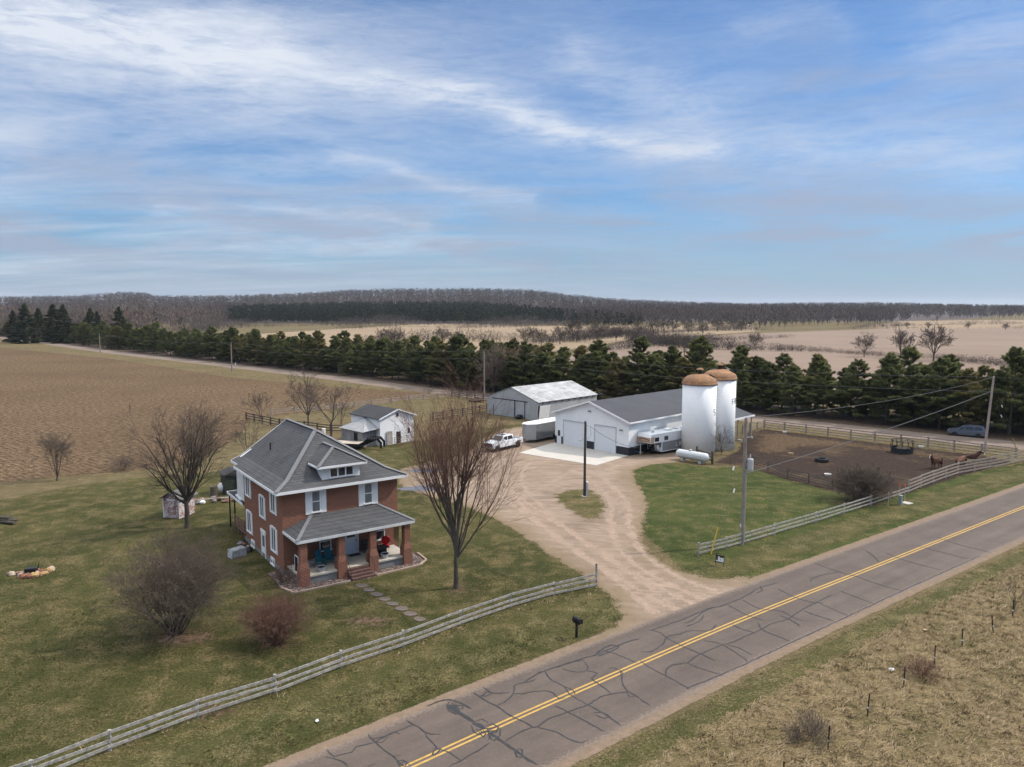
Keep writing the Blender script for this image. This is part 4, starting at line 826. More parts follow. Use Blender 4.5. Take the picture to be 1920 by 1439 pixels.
# front porch
FZ=.66; py=-3.0; pxl,pxr=-4.45,4.35
p=MB(); p.box(pxl,pxr,py,-.001,FZ-.12,FZ); m=NT('porch_concrete'); v=m.obj(); n1=m.noise(v,1.1,5,.7); n2=m.noise(v,14,3,.7)
m.bsdf(m.ramp(m.math('ADD',m.math('MULTIPLY',n1,.6),m.math('MULTIPLY',n2,.4)),.3,.7,(.36,.32,.265),(.58,.54,.45)),.85); m_pfloor=m.m
p.build('porch_floor',m_pfloor,hs)
MB().box(pxl+.08,pxr-.08,py+.08,-.031,-.2,FZ-.12).build('porch_skirt',m_greyst,hs)
for x in (-4.2,-1.33,1.18,4.05):
    p=MB(); y=-2.85
    def ring(h,z): return [(x-h,y-h,z),(x+h,y-h,z),(x+h,y+h,z),(x-h,y+h,z)]
    for (h0,za),(h1,zb) in (((.36,-.2),(.36,1.25)),((.36,1.25),(.25,1.72)),((.25,1.72),(.25,3.24))): p.hexa(ring(h0,za)+ring(h1,zb))
    p.build('porch_pillar',m_brick,hs)
p=MB(); pe=3.42; xl_,xr_,yp=-4.72,4.62,-3.22; 
A_=(xl_,yp,pe);B_=(xr_,yp,pe);C_=(-2.5,-.02,4.28);D_=(2.95,-.02,4.28)
p.poly([A_,B_,D_,C_]); p.poly([(xl_,-.02,pe),A_,C_]); p.poly([B_,(xr_,-.02,pe),D_]); pr_=p.build('porch_roof',m_shing,hs); so=pr_.modifiers.new('thick','SOLIDIFY'); so.thickness=.05; so.offset=-1
c=MB(); cap(A_,C_,.28,.03); cap(B_,D_,.28,.03); c.build('ridge_cap',m_cap,pr_)
p=MB(); p.box(xl_-.02,xr_+.02,yp-.03,yp+.02,pe-.20,pe); p.box(xl_-.03,xl_+.02,yp+.02,-.05,pe-.20,pe); p.box(xr_-.02,xr_+.03,yp+.02,-.05,pe-.20,pe); p.box(xl_+.02,xr_-.02,yp+.02,-.05,pe-.19,pe-.13); p.build('fascia',simple('grey_white_trim',(.60,.60,.59),.7,0,.1),pr_)
st=MB()
for i in range(4): st.box(-1.0,.72,py-.01-.30*(i+1),py-.01-.30*i-.005,-.1,FZ-.03-.155*i)
st.build('porch_steps',simple('brown_step_stone',(.115,.062,.050),.8,0,.25,4),hs)
for x in (-1.08,.80):
    rl=MB(); rl.tube([(x,py-.05,FZ-.05),(x,py-.05,FZ+.85),(x,py-1.1,.85),(x,py-1.1,-.05)],.022,6); rl.build('hand_rail',m_black,hs)
# rear porch: dark low roof on thin posts, timber rail
rp=MB(); rp.box(-4.82,3.5,10.25,15.3,3.12,3.26); rpo=rp.build('rear_porch_roof',m_shing2,hs); rp=MB(); rp.box(-4.88,-4.83,10.25,15.3,3.06,3.27); rp.box(-4.83,3.5,15.31,15.36,3.06,3.27); rp.beam((-4.7,12.75,3.45),(-4.7,11.2,3.30),.12,.16); rp.build('fascia',m_trim,rpo)
for x,y in ((-4.7,13.4),(-4.7,15.1)): MB().box(x-.05,x+.05,y-.05,y+.05,-.1,3.11).build('rear_post',m_black,hs)
dk=MB(); dk.box(-4.75,3,10.24,13.6,.55,.68); 
for y in (10.6,11.5,12.4,13.3): dk.box(-4.74,-4.66,y-.05,y+.05,-.1,1.6)
for z in (.85,1.05,1.25,1.5): dk.box(-4.77,-4.74,10.26,13.6,z,z+.09)
dk.build('rear_deck',m_deck,hs)
# stone bed round the porch with its edging, stepping stones
m=NT('river_stone_bed'); v=m.pos(); vo=m.n('TexVoronoi',{'Vector':v,'Scale':7.0}); c=m.ramp(m.n('SeparateColor',{0:vo.outputs['Color']}).outputs[0],.1,.9,(.16,.105,.085),(.36,.27,.23)); c=m.mix(m.ramp(vo.outputs[0],.25,.6),c,(.06,.045,.04)); m.bsdf(c,.9,0,m.bump(vo.outputs[0],-.8,.05),edge_alpha(m,v,2,.1)); 
bed=[H2W(*p_) for p_ in ((-5.6,1.2),(-5.7,-2.4),(-5.2,-3.9),(-1.1,-4.0),(-1.0,-4.3),(.75,-4.3),(.9,-4.0),(4.6,-3.9),(5.5,-3.2),(5.7,-1.4),(5.5,1.2))]
o=sheet('stone_bed',bed,.25,m.m,.018)
e_=MB(); pts=[Vector((*H2W(*p_),.05)) for p_ in ((-5.75,-2.4),(-5.3,-4.02),(-1.15,-4.14))]; pts2=[Vector((*H2W(*p_),.05)) for p_ in ((.95,-4.14),(4.65,-4.02),(5.6,-3.25),(5.8,-1.4))]
for L in (pts,pts2):
    for a,b_ in zip(L,L[1:]): e_.beam(a,b_,.14,.14)
o=e_.build('bed_edging',simple('pale_edging_stone',(.34,.25,.19),.9,0,.2,3)); o['kind']='structure'
a_,b_=Vector((*at(672,1096),0)),Vector((*at(797,1168),0)); ms=simple('slate_slabs',(.115,.090,.075),.85,0,.3,2)
for i in range(8):
    p_=a_.lerp(b_,(i+.4)/8); s_=MB(); q_=random.Random(i); pts=[(math.cos(t)*.48*q_.uniform(.85,1.15),math.sin(t)*.36*q_.uniform(.85,1.15)) for t in [k*PI/4+.39 for k in range(8)]]
    s_.prism(pts,'z',-.03,.05); o=s_.build('stepping_stone',ms,None,(p_.x,p_.y,0),HA-.9); tag(o,'flat brown stepping stone in the path from the porch steps to the fence','stepping stone','stepping stones across the front lawn')
# ------------------------------------------------------------------ white workshop
SA=R(-46); SO=(11.0,103.6)
m=NT('white_ribbed_steel'); v=m.obj(); s=m.n('SeparateXYZ',{0:v}); u=m.math('ADD',s.outputs[0],s.outputs[1]); rb=m.math('FRACT',m.math('MULTIPLY',u,3.28)); n=m.noise(v,.7,3)
rr=m.ramp(rb,.0,.20,(1,1,1),(0,0,0)); m.bsdf(m.mix(m.math('MULTIPLY',rr,.55),m.ramp(n,.3,.7,(.74,.755,.76),(.80,.81,.815)),(.46,.48,.50)),.45,0,m.bump(rr,.6,.03)); m_wsteel=m.m
m=NT('charcoal_ribbed_steel'); v=m.obj(); s=m.n('SeparateXYZ',{0:v}); u=m.math('ADD',s.outputs[0],s.outputs[1]); rb=m.math('FRACT',m.math('MULTIPLY',u,3.28)); rr=m.ramp(rb,.0,.25,(1,1,1),(0,0,0)); m.bsdf(m.mix(m.math('MULTIPLY',rr,.6),(.020,.022,.028),(.05,.053,.06)),.45,0,m.bump(rr,.5,.03)); m_char=m.m
m=NT('charcoal_roof'); v=m.obj(); n=m.noise(v,.4,4); n2=m.noise(v,14,3,.8); m.bsdf(m.mix(m.math('MULTIPLY',n2,.5),m.ramp(n,.3,.7,(.048,.049,.057),(.064,.065,.073)),(.055,.056,.064)),.8); m_croof=m.m
ws=thing('workshop','white steel workshop with charcoal roof and wainscot and two overhead doors','workshop',(*SO,0),SA)
W=6.7; L=25; ez=4.62; pz=6.72
MB().prism([(-W,0),(W,0),(W,ez),(0,pz-.12),(-W,ez)],'y',0,L).build('wall',m_wsteel,ws)
sl=(pz-ez)/W; o1=.42
def gable(mb,W_,ez_,pz_,y0,y1,ov,t=.10):
    s_=(pz_-ez_)/W_; mb.hexa([(-W_-ov,y0,ez_-ov*s_),(0,y0,pz_),(0,y1,pz_),(-W_-ov,y1,ez_-ov*s_),(-W_-ov,y0,ez_-ov*s_+t),(0,y0,pz_+t),(0,y1,pz_+t),(-W_-ov,y1,ez_-ov*s_+t)])
    mb.hexa([(0,y0,pz_),(W_+ov,y0,ez_-ov*s_),(W_+ov,y1,ez_-ov*s_),(0,y1,pz_),(0,y0,pz_+t),(W_+ov,y0,ez_-ov*s_+t),(W_+ov,y1,ez_-ov*s_+t),(0,y1,pz_+t)])
g=MB(); gable(g,W,ez+.02,pz,-.45,L+.4,o1); 
# lean-to at the back right
g.hexa([(W+o1,16.5,ez-.13),(W+4.6,16.5,ez-1.25),(W+4.6,L+.4,ez-1.25),(W+o1,L+.4,ez-.13),(W+o1,16.5,ez-.03),(W+4.6,16.5,ez-1.15),(W+4.6,L+.4,ez-1.15),(W+o1,L+.4,ez-.03)])
g.build('roof',m_croof,ws)
t=MB(); zf=ez-o1*sl
for s_ in (-1,1):
    t.beam((s_*(W+o1),-.47,zf+.01),(0,-.47,pz+.03),.05,.22)
    t.box(s_*(W+o1)-.03,s_*(W+o1)+.05,-.45,L+.4 if s_<0 else 16.4,zf-.10,zf+.11)
t.box(W+4.58,W+4.66,16.5,L+.4,ez-1.42,ez-1.14); t.beam((W+o1,16.47,ez-.1),(W+4.6,16.47,ez-1.22),.05,.22)
t.build('trim',m_trim,ws)
t=MB(); 
for x in (-6.7+.02,): pass
for y in (16.8,20.8,24.8): t.box(W+4.35,W+4.5,y-.07,y+.07,-.1,ez-1.3)
t.build('leanto_post',m_rail,ws)
wc=MB()
for a,b_ in ((-W-.0,-6.35),(-5.45,-5.12),(-.62,.72),(4.62,W+.03)): wc.box(a,b_,-.035,.0,-.05,1.12)
wc.box(W,W+.035,-.03,16.4,-.05,1.12); wc.box(-W-.035,-W,-.03,L,-.05,1.12); wc.build('wainscot',m_char,ws)
for x0,x1 in ((-5.0,-.74),(.86,4.5)):
    d=MB(); d.box(x0,x1,-.02,-.001,0,3.55)
    for k in range(1,7): d.box(x0,x1,-.034,-.02,3.55*k/7-.03,3.55*k/7-.0)
    dd=d.build('overhead_door',simple('door_white',(.68,.69,.70),.5,0,.04),ws); f=MB(); f.box(x0-.12,x0,-.05,0,0,3.67); f.box(x1,x1+.12,-.05,0,0,3.67); f.box(x0,x1,-.10,0,3.55,3.67); f.build('door_frame',simple('grey_door_trim',(.42,.43,.44),.6),dd)
d=MB(); d.box(-6.32,-5.48,-.04,-.001,.03,2.15); dd=d.build('entry_door',m_white,ws); MB().box(-6.12,-5.68,-.05,-.04,1.15,2.0).build('pane',m_glass,dd)
for x,z in ((-.05,5.35),(5.5,3.35)):
    l_=MB(); l_.box(x-.06,x+.06,-.12,0,z,z+.1); l_.obox((x-.17,-.2,z+.02),(.2,.14,.12),.3,.5); l_.obox((x+.17,-.2,z+.02),(.2,.14,.12),-.3,.5); l_.build('flood_light',simple('grey_lamp_housing',(.12,.12,.12),.5),ws)
def loc2w(o,a,x,y): return (o[0]+x*math.cos(a)-y*math.sin(a),o[1]+x*math.sin(a)+y*math.cos(a))
ap=PX([(977,847),(1112,871.5),(1176,851.5)])+[loc2w(SO,SA,-W+.15,0)]
o=MB().prism([loc2w(SO,SA,-W-.1,.0),(0.9,100.8),(10.6,92.7),loc2w(SO,SA,W-.05,0)],'z',-.1,.055).build('concrete_apron',m_conc); o['kind']='structure'
# ------------------------------------------------------------------ old metal barn
BA=R(-44.6); BO=(-.08,133.84)
m=NT('dull_galvanised_sheet'); v=m.obj(); s=m.n('SeparateXYZ',{0:v}); u=m.math('ADD',s.outputs[0],s.outputs[1]); rb=m.math('FRACT',m.math('MULTIPLY',u,1.5)); rr=m.ramp(rb,.0,.08,(1,1,1),(0,0,0)); n=m.noise(m.map(v,(.8,.8,.25)),1,5,.7)
m.bsdf(m.mix(m.math('MULTIPLY',rr,.25),m.ramp(n,.3,.7,(.33,.335,.34),(.45,.455,.455)),(.25,.25,.25)),.6,.15,m.bump(rr,.3,.02)); m_galv=m.m
m=NT('weathered_tin_roof'); v=m.obj(); n=m.noise(m.map(v,(1.2,.35,1.2)),1,6,.75); n2=m.noise(v,.5,5,.7,.8); c=m.ramp(m.math('ADD',m.math('MULTIPLY',n,.5),m.math('MULTIPLY',n2,.5)),.38,.60,(.20,.197,.19),(.46,.46,.455)); m.bsdf(c,.6,.1); m_tin=m.m
bn=thing('metal_barn','old low barn clad in dull galvanised sheet with blotchy pale roof','barn',(*BO,0),BA)
W=6.4; L=16.6; ez=3.25; pz=5.35
MB().prism([(-W,0),(W,0),(W,ez),(0,pz),(-W,ez)],'y',0,L).build('wall',m_galv,bn)
g=MB(); gable(g,W,ez+.05,pz+.05,-.12,L+.1,.28,.06); g.build('roof',m_tin,bn)
d=MB()
for a,b_ in ((-4.4,.9),(1.0,3.3)): d.box(a,b_,-.09,-.02,.05,3.05)
d.build('sliding_door',m_galv,bn)
d=MB(); d.box(-5.0,4.0,-.14,-.02,3.05,3.16); d.box(.78,1.02,-.12,-.02,.05,3.05); d.box(3.3,3.38,-.10,-.02,.05,3.05); d.box(-4.7,-4.6,-.06,-.0,.05,1.9); d.build('door_track',m_black,bn)
d=MB(); d.obox((W+.25,1.5,1.35),(.08,2.6,2.4),0,0,.14); d.build('leaning_sheet',m_white,bn); MB().box(W+.005,W+.03,.15,.55,.05,2.6).build('side_opening',m_dark,bn)
d=MB()
for k in range(9): d.box(W+.01,W+.22,1.2+1.75*k,1.38+1.75*k,ez-.35,ez-.1)
d.build('rafter_tail',m_wood,bn)
# ------------------------------------------------------------------ white shed with lean-to
DA=R(44.9); DO=(-16.78,107.89)
m=NT('peeling_white_boards'); v=m.obj(); s=m.n('SeparateXYZ',{0:v}); wv=m.math('FRACT',m.math('MULTIPLY',s.outputs[2],4.5)); n=m.noise(m.map(v,(.7,.7,2.2)),1,6,.75); n2=m.noise(v,3,5,.75)
c=m.mix(m.math('MULTIPLY',m.ramp(wv,0,.12,(1,1,1),(0,0,0)),.5),(.78,.77,.76),(.34,.32,.30)); c=m.mix(m.ramp(m.math('ADD',m.math('MULTIPLY',n,.6),m.math('MULTIPLY',n2,.4)),.56,.68),c,(.38,.355,.335)); m.bsdf(c,.8); m_peel=m.m
sh=thing('white_shed','small peeling white gabled shed with black roof and weathered lean-to','shed',(*DO,0),DA)
W=3.0; L=7.4; ez=4.0; pz=5.05
MB().prism([(-W,-.1),(W,-.1),(W,ez),(0,pz-.08),(-W,ez)],'y',0,L).build('wall',m_peel,sh)
g=MB(); gable(g,W,ez,pz,-.3,L+.25,.32,.09); g.build('roof',m_shing2,sh)
sl=(pz-ez)/W; t=MB()
for s_ in (-1,1): t.beam((s_*(W+.34),-.32,ez-.34*sl+.01),(0,-.32,pz+.02),.05,.16)
t.build('trim',m_trim,sh)
d=MB(); d.box(-.2,.62,-.012,.02,.02,1.75); d.build('doorway',m_dark,sh)
for a,b_,z0,z1_ in ((-.2,.25,3.95,4.55),(1.85,2.3,1.35,2.05),(-1.9,-1.4,1.55,1.85)):
    f=MB(); f.box(a-.05,b_+.05,-.03,-.0,z0-.05,z1_+.05); w_=f.build('window',m_peel,sh); MB().box(a,b_,-.038,-.03,z0,z1_).build('pane',m_dark,w_)
d=MB(); d.box(-.35,.35,-.03,0,2.45,3.5); d.build('loft_hatch',m_peel,sh)
d=MB(); d.obox((-1.5,-.18,1.0),(1.0,.05,1.95),0,-.08); d.build('leaning_board',m_rail,sh)
m=NT('weathered_boards'); v=m.obj(); s=m.n('SeparateXYZ',{0:v}); wv=m.math('FRACT',m.math('MULTIPLY',m.math('ADD',s.outputs[0],s.outputs[1]),3.5)); n=m.noise(m.map(v,(4,4,.5)),1,5,.7)
m.bsdf(m.mix(m.math('MULTIPLY',m.ramp(wv,0,.15,(1,1,1),(0,0,0)),.8),m.ramp(n,.3,.7,(.14,.13,.12),(.40,.385,.36)),(.03,.028,.025)),.9); m_wthr=m.m
lt=MB(); lt.box(-W-2.2,-W-.001,1.0,L-.6,-.1,2.15); lt.build('leanto_wall',m_wthr,sh)
lt=MB(); lt.poly([(-W-2.5,.5,2.2),(-W-2.5,L-.4,2.2),(-W-.01,(L)/2,3.75)][::-1]); lt.poly([(-W-2.5,.5,2.2),(-W-.01,L/2,3.75),(-W-.01,.2,2.5)]); lt.poly([(-W-2.5,L-.4,2.2),(-W-.01,L-.1,2.5),(-W-.01,L/2,3.75)]); o=lt.build('leanto_roof',simple('grey_old_shingles',(.33,.33,.325),.9,0,.2,2),sh); so=o.modifiers.new('thick','SOLIDIFY'); so.thickness=.06
d=MB(); d.box(-W-2.24,-W-2.2,2.5,3.4,.1,1.9); d.build('leanto_doorway',m_dark,sh)
# gate panels in front of the shed
gp=thing('pipe_gate','rusty pipe gate panels in front of the white shed door','gate',(*loc2w(DO,DA,.9,-1.0),0),DA)
pipe=simple('rusty_pipe',(.17,.12,.095),.7,.3,.3,4)
for x in (-2.1,.1,2.3): MB().tube([(x,0,-.1),(x,0,1.25)],.045,6).build('post',pipe,gp)
for x in (-2.1,.1):
    for z in (.3,.6,.9,1.15): MB().tube([(x,0,z),(x+2.2,0,z)],.03,5).build('rail',pipe,gp)
# ------------------------------------------------------------------ outhouse
oh=thing('outhouse','tiny peeling red and white outhouse with sagging grey roof beside the yard tree','outhouse',(*at(322,972),0),R(-14))
m=NT('peeling_red_white'); v=m.obj(); n=m.noise(v,6,5,.75); n2=m.noise(v,1.1,4,.7); c=m.mix(m.ramp(m.math('ADD',m.math('MULTIPLY',n,.6),m.math('MULTIPLY',n2,.4)),.44,.54),(.60,.57,.55),(.26,.115,.10)); m.bsdf(c,.9); m_pr=m.m
w_=MB(); w_.prism([(-.9,-.05),(.9,-.05),(.9,1.95),(0,2.5),(-.9,1.95)],'y',0,2.2); w_.build('wall',m_pr,oh)
g=MB(); gable(g,.9,1.97,2.52,-.28,2.45,.26,.06); g.build('roof',simple('old_grey_shingles',(.13,.125,.12),.95,0,.3,4),oh)
d=MB(); 
for x in (-.9,.82): d.box(x,x+.08,-.025,0,0,1.95)
d.box(-.45,.45,-.03,0,1.72,1.82); d.build('corner_board',m_trim,oh)
d=MB(); d.box(-.42,.42,-.045,-.0,.1,1.72); d.build('door',m_pr,oh)
# ------------------------------------------------------------------ silos
m=NT('silo_whitewash'); v=m.obj(); n=m.noise(m.map(v,(1.3,1.3,.5)),1,6,.72); n2=m.noise(v,4,5,.8); s=m.n('SeparateXYZ',{0:v}); wv=m.math('FRACT',m.math('MULTIPLY',s.outputs[2],1.3)); 
t=m.math('ADD',m.math('MULTIPLY',n,.55),m.math('MULTIPLY',n2,.45)); c=m.ramp(t,.52,.76,(.84,.835,.82),(.58,.58,.575)); c=m.mix(m.math('MULTIPLY',m.ramp(wv,0,.05,(1,1,1),(0,0,0)),.12),c,(.3,.3,.3))
zb=m.ramp(m.math('ADD',s.outputs[2],m.math('MULTIPLY',n2,1.2)),.7,1.3,(1,1,1),(0,0,0)); c=m.mix(m.math('MULTIPLY',zb,.5),c,(.42,.28,.2)); m.bsdf(c,.9,0,m.bump(n2,.2,.03)); m_silo=m.m
m=NT('rusty_dome'); v=m.obj(); n=m.noise(m.map(v,(1,1,1.6)),1.1,6,.75); n2=m.noise(v,6,4,.75); c=m.ramp(m.math('ADD',m.math('MULTIPLY',n,.6),m.math('MULTIPLY',n2,.4)),.38,.60,(.165,.115,.088),(.35,.165,.060)); c=m.mix(m.ramp(n,.55,.66),c,(.40,.25,.13)); m.bsdf(c,.85); m_rust=m.m
def strokes(mb,lines,rad,z0,a0,wch,hch,t=.012,lw=.07):
    "painted strokes laid on the curved wall; lines in letter boxes (0..1)"
    for i,ch in enumerate(lines):
        for pl in ch:
            for (ax,ay),(bx,by) in zip(pl,pl[1:]):
                def pt(u,v_): a=a0+(i*1.25+u)*wch/rad; return Vector(((rad+t)*math.cos(a),(rad+t)*math.sin(a),z0+v_*hch))
                mb.beam(pt(ax,ay),pt(bx,by),.012,lw) if abs(by-ay)<.05 else mb.beam(pt(ax,ay),pt(bx,by),lw,.012) if abs(bx-ax)<.05 else mb.beam(pt(ax,ay),pt(bx,by),.02,lw)
DR=1.25
def silo(loc,label,R_,Hh,hatch_a,txt,ta,tz):
    s_=thing('silo',label,'silo',loc); B=MB(); B.lathe([(R_,-.3),(R_,Hh*.5),(R_,Hh)],n=64); B.build('wall',m_silo,s_,smooth=True)
    B=MB(); prof=[(R_+.12,Hh-.08),(R_+.14,Hh+.05)]+[(R_*math.cos(t)*1.02+.04,Hh+.08+DR*math.sin(t)) for t in [k*PI/2/10 for k in range(0,10)]]+[(.34,Hh+DR+.06)]; B.lathe(prof,n=48); dm_=B.build('dome',m_rust,s_,smooth=True)
    B=MB(); B.lathe([(.30,Hh+DR-.1),(.30,Hh+DR+.62)],n=20); B.build('vent_neck',m_black,s_)
    B=MB(); B.lathe([(.0,Hh+DR+.92),(.46,Hh+DR+.72),(.5,Hh+DR+.60),(.0,Hh+DR+.58)][::-1],n=24); B.build('vent_cap',m_rust,s_)
    ca,sa=math.cos(hatch_a),math.sin(hatch_a); B=MB(); rr_=R_*math.cos(.86)*1.02+.10; zz_=Hh+.13+DR*math.sin(.86)
    B.obox((rr_*ca,rr_*sa,zz_),(.75,.85,.10),hatch_a,0,.55); B.build('hatch',m_black,dm_)
    lad=MB(); a=hatch_a
    for k in range(int(Hh/.38)): 
        z=.6+k*.38
        lad.obox(((R_+.10)*math.cos(a),(R_+.10)*math.sin(a),z),(.05,.42,.03),a)
        lad.obox(((R_+.05)*math.cos(a+.09),(R_+.05)*math.sin(a+.09),z),(.1,.03,.03),a); lad.obox(((R_+.05)*math.cos(a-.09),(R_+.05)*math.sin(a-.09),z),(.1,.03,.03),a)
    lad.build('ladder',m_rail,s_)
    tm=MB(); strokes(tm,txt,R_,tz,ta,.42,.75); tm.build('painted_letters',simple('black_lettering',(.10,.10,.105),.8,0,.4,6),s_)
    return s_
LH=[[(0,0),(0,1)],[(1,0),(1,1)],[(0,.5),(1,.5)]]; LE=[[(0,0),(0,1)],[(0,1),(1,1)],[(0,.5),(.8,.5)],[(0,0),(1,0)]]; LR=[[(0,0),(0,1)],[(0,1),(1,1)],[(1,1),(1,.5)],[(0,.5),(1,.5)],[(.4,.5),(1,0)]]; LF=[[(0,0),(0,1)],[(0,1),(1,1)],[(0,.5),(.8,.5)]]; LP=[[(0,0),(0,1)],[(0,1),(1,1)],[(1,1),(1,.5)],[(0,.5),(1,.5)]]; LL=[[(0,0),(0,1)],[(0,0),(1,0)]]; LS=[[(1,1),(0,1)],[(0,1),(0,.5)],[(0,.5),(1,.5)],[(1,.5),(1,0)],[(1,0),(0,0)]]
silo((25.6,101.3,0),'front white silo with rusty dome, nearest to the long propane tank',2.27,9.55,R(-12),[LS],R(-45),5.4)
silo((29.1,104.2,0),'rear white silo with rusty dome and painted letters, behind its twin',2.27,9.95,R(-12),[LF,LP,LF],R(-54),6.5)
# ------------------------------------------------------------------ fences
m_rwhite=simple('worn_white_rail',(.30,.28,.245),.9,0,.55,5,.2)
m_rdark=simple('dark_fence_wood',(.085,.072,.062),.9,0,.3,3)
m_rbrown=simple('grey_brown_rail',(.27,.225,.19),.9,0,.28,3,.2)
def fence(name,label,pts,zs,ph,mat,pw=.12,rh=.13,seed=0,jit=.03,skip=(),side=1,ends=None,round_=False,rt=.035):
    q=random.Random(seed); P_=[Vector((p[0],p[1],0)) for p in pts]; t=thing(name,label,'fence',P_[0])
    O=P_[0]
    for i,p in enumerate(P_):
        h=ends.get(i,ph) if ends else ph; h+=q.uniform(-.05,.06); lx,ly=q.uniform(-.03,.03),q.uniform(-.03,.03); a=p-O
        b=MB()
        if round_: b.tube([a+Vector((0,0,-.2)),a+Vector((lx,ly,h))],pw/2,7)
        else: b.beam(a+Vector((0,0,-.2)),a+Vector((lx,ly,h)),pw,pw)
        b.build('post',mat,t)
    for i,(a,b_) in enumerate(zip(P_,P_[1:])):
        d=(b_-a).normalized(); n=Vector((-d.y,d.x,0))*side*(pw/2+rt/2+.005)
        for k,z in enumerate(zs):
            if (i,k) in skip: continue
            b=MB(); b.beam(a-O+n+Vector((0,0,z+q.uniform(-jit,jit)))-d*.02,b_-O+n+Vector((0,0,z+q.uniform(-jit,jit)))+d*.02,rt,rh); b.build('rail',mat,t)
    return t
def resample(pts,step):
    L=[Vector((p[0],p[1],0)) for p in pts]; out=[L[0]]; acc=0
    for a,b in zip(L,L[1:]):
        n=max(1,round((b-a).length/step)); out+=[a.lerp(b,(k+1)/n) for k in range(n)]
    return out
fl_=[(-24.6,26.6)]+PX([(60,1466),(207,1408),(370,1347),(517,1300),(640,1253),(757,1213),(863,1173),(957,1140),(1039,1117),(1118,1100)])
fence('rail_fence','worn white three rail fence running along the front lawn to the drive mouth',resample(fl_,6),(.22,.56,.92),1.0,m_rwhite,.13,.15,1,.05,side=-1,ends={len(resample(fl_,6))-1:1.75})
fr_=PX([(1309,1043),(1362,1030),(1452,1004),(1530,981),(1632,949),(1703,925)])
fence('rail_fence','weathered three rail fence from the drive mouth past the tall pole, top rail gapped',resample(fr_,4.6),(.30,.64,.98),1.08,m_rwhite,.13,.14,2,.04,side=-1,skip={(5,2),(6,2)})
fp_=PX([(1703,925),(1750,906),(1796,890),(1858,879),(1921,866)])+[(80,105.5)]
fence('rail_fence','weathered grey four rail fence on the road side of the horse paddock',resample(fp_,4.0),(.28,.66,1.03,1.42),1.5,m_rbrown,.13,.16,3,.04,side=-1)
fb_=PX([(1433,804),(1640,829),(1740,839),(1840,853),(1905,861)])
fence('rail_fence','four rail fence at the back of the paddock along the gravel side road',resample(fb_,3.4),(.30,.68,1.05,1.42),1.55,m_rbrown,.18,.14,4,.02,side=-1)
fence('rail_fence','short run of board fence behind the rear silo, ending at the lean-to',resample(PX([(1392,814),(1433,804)]),2.4),(.4,.8,1.2),1.45,m_rbrown,.16,.13,5,.03)
fence('pipe_fence','rusty pipe fence between the green lawn and the muddy paddock',PX([(1409,873),(1440,883),(1476,898),(1516,908),(1561,918)]),(.3,.58,.86,1.12),1.25,m_rdark,.13,.08,6,.02,round_=True,ends={0:1.35})
fence('corral_fence','dark corral fence behind the farmhouse roof at the edge of the ploughed field',resample(PX([(462,788),(524,801),(620,812),(700,812)]),3.0),(.35,.8,1.2),1.45,m_rdark,.2,.16,7,.05)
fence('corral_fence','pale brown corral fence between the ploughed field and the pasture',resample(PX([(509,780),(597,772),(698,762),(768,753),(847,745)]),4.2),(.45,.8,1.15),1.35,m_rail,.18,.10,8,.05)
fence('corral_fence','dark board fence beside the gravel side road left of the pale pole',resample(PX([(847,745),(906,754),(950,760)]),2.7),(.35,.75,1.15,1.5),1.65,m_rdark,.2,.14,9,.03)
fence('corral_fence','dark board fence meeting the left corner of the metal barn',resample(PX([(812,790),(849,784),(886,779),(913,773)]),2.6),(.35,.75,1.1,1.4),1.6,m_rdark,.2,.12,10,.05)
fence('wire_panel_fence','thin wire panels crossing the grass in front of the metal barn',resample(PX([(807,793),(850,797),(889,792),(918,780)]),3.5),(.2,.45,.7,.95,1.2),1.3,m_rdark,.07,.025,11,.01,rt=.015)
fence('paddock_gate','dark board gate beside the propane tank and the silos',PX([(1306,862),(1335,871)]),(.45,.85,1.25),1.75,m_rdark,.2,.16,12,.03,rt=.05)
fence('paddock_gate','rusty pipe gate between the wooden gate and the tall pole',PX([(1337,872),(1370,872),(1409,873)]),(.25,.5,.75,1.0,1.2),1.3,pipe,.07,.045,13,.0,round_=True)
# metal posts of the wire fence on the near verge
tp=[((1898.6,1157),0,0),((1863,1187),-.16,.0),((1804,1214),-.04,0),((1752,1247),-.01,0),((1694,1289),.02,0),((1626,1343),.05,0),((1552,1406),.03,0),((1467,1476),.02,0)]
pos_=[]
for i,(p,lx,ly) in enumerate(tp):
    x,y=at(*p); t=thing('metal_post','thin dark metal post of the wire fence on the near verge','fence post',(x,y,0),0,'metal posts along the near verge')
    b=MB(); top=Vector((lx*1.15,ly,1.15)); b.beam((0,0,-.2),top,.045,.05); b.build('stake',m_black,t)
    b=MB(); k=.38; b.obox(top*k,(.07,.07,.06)); b.build('insulator',m_white,t); pos_.append(Vector((x,y,0)))
b=MB(); b.tube([p+Vector((0,0,.44)) for p in pos_],.004,4); tag(b.build('fence_wire',m_black),'single strand of thin wire strung between the dark metal posts','wire')
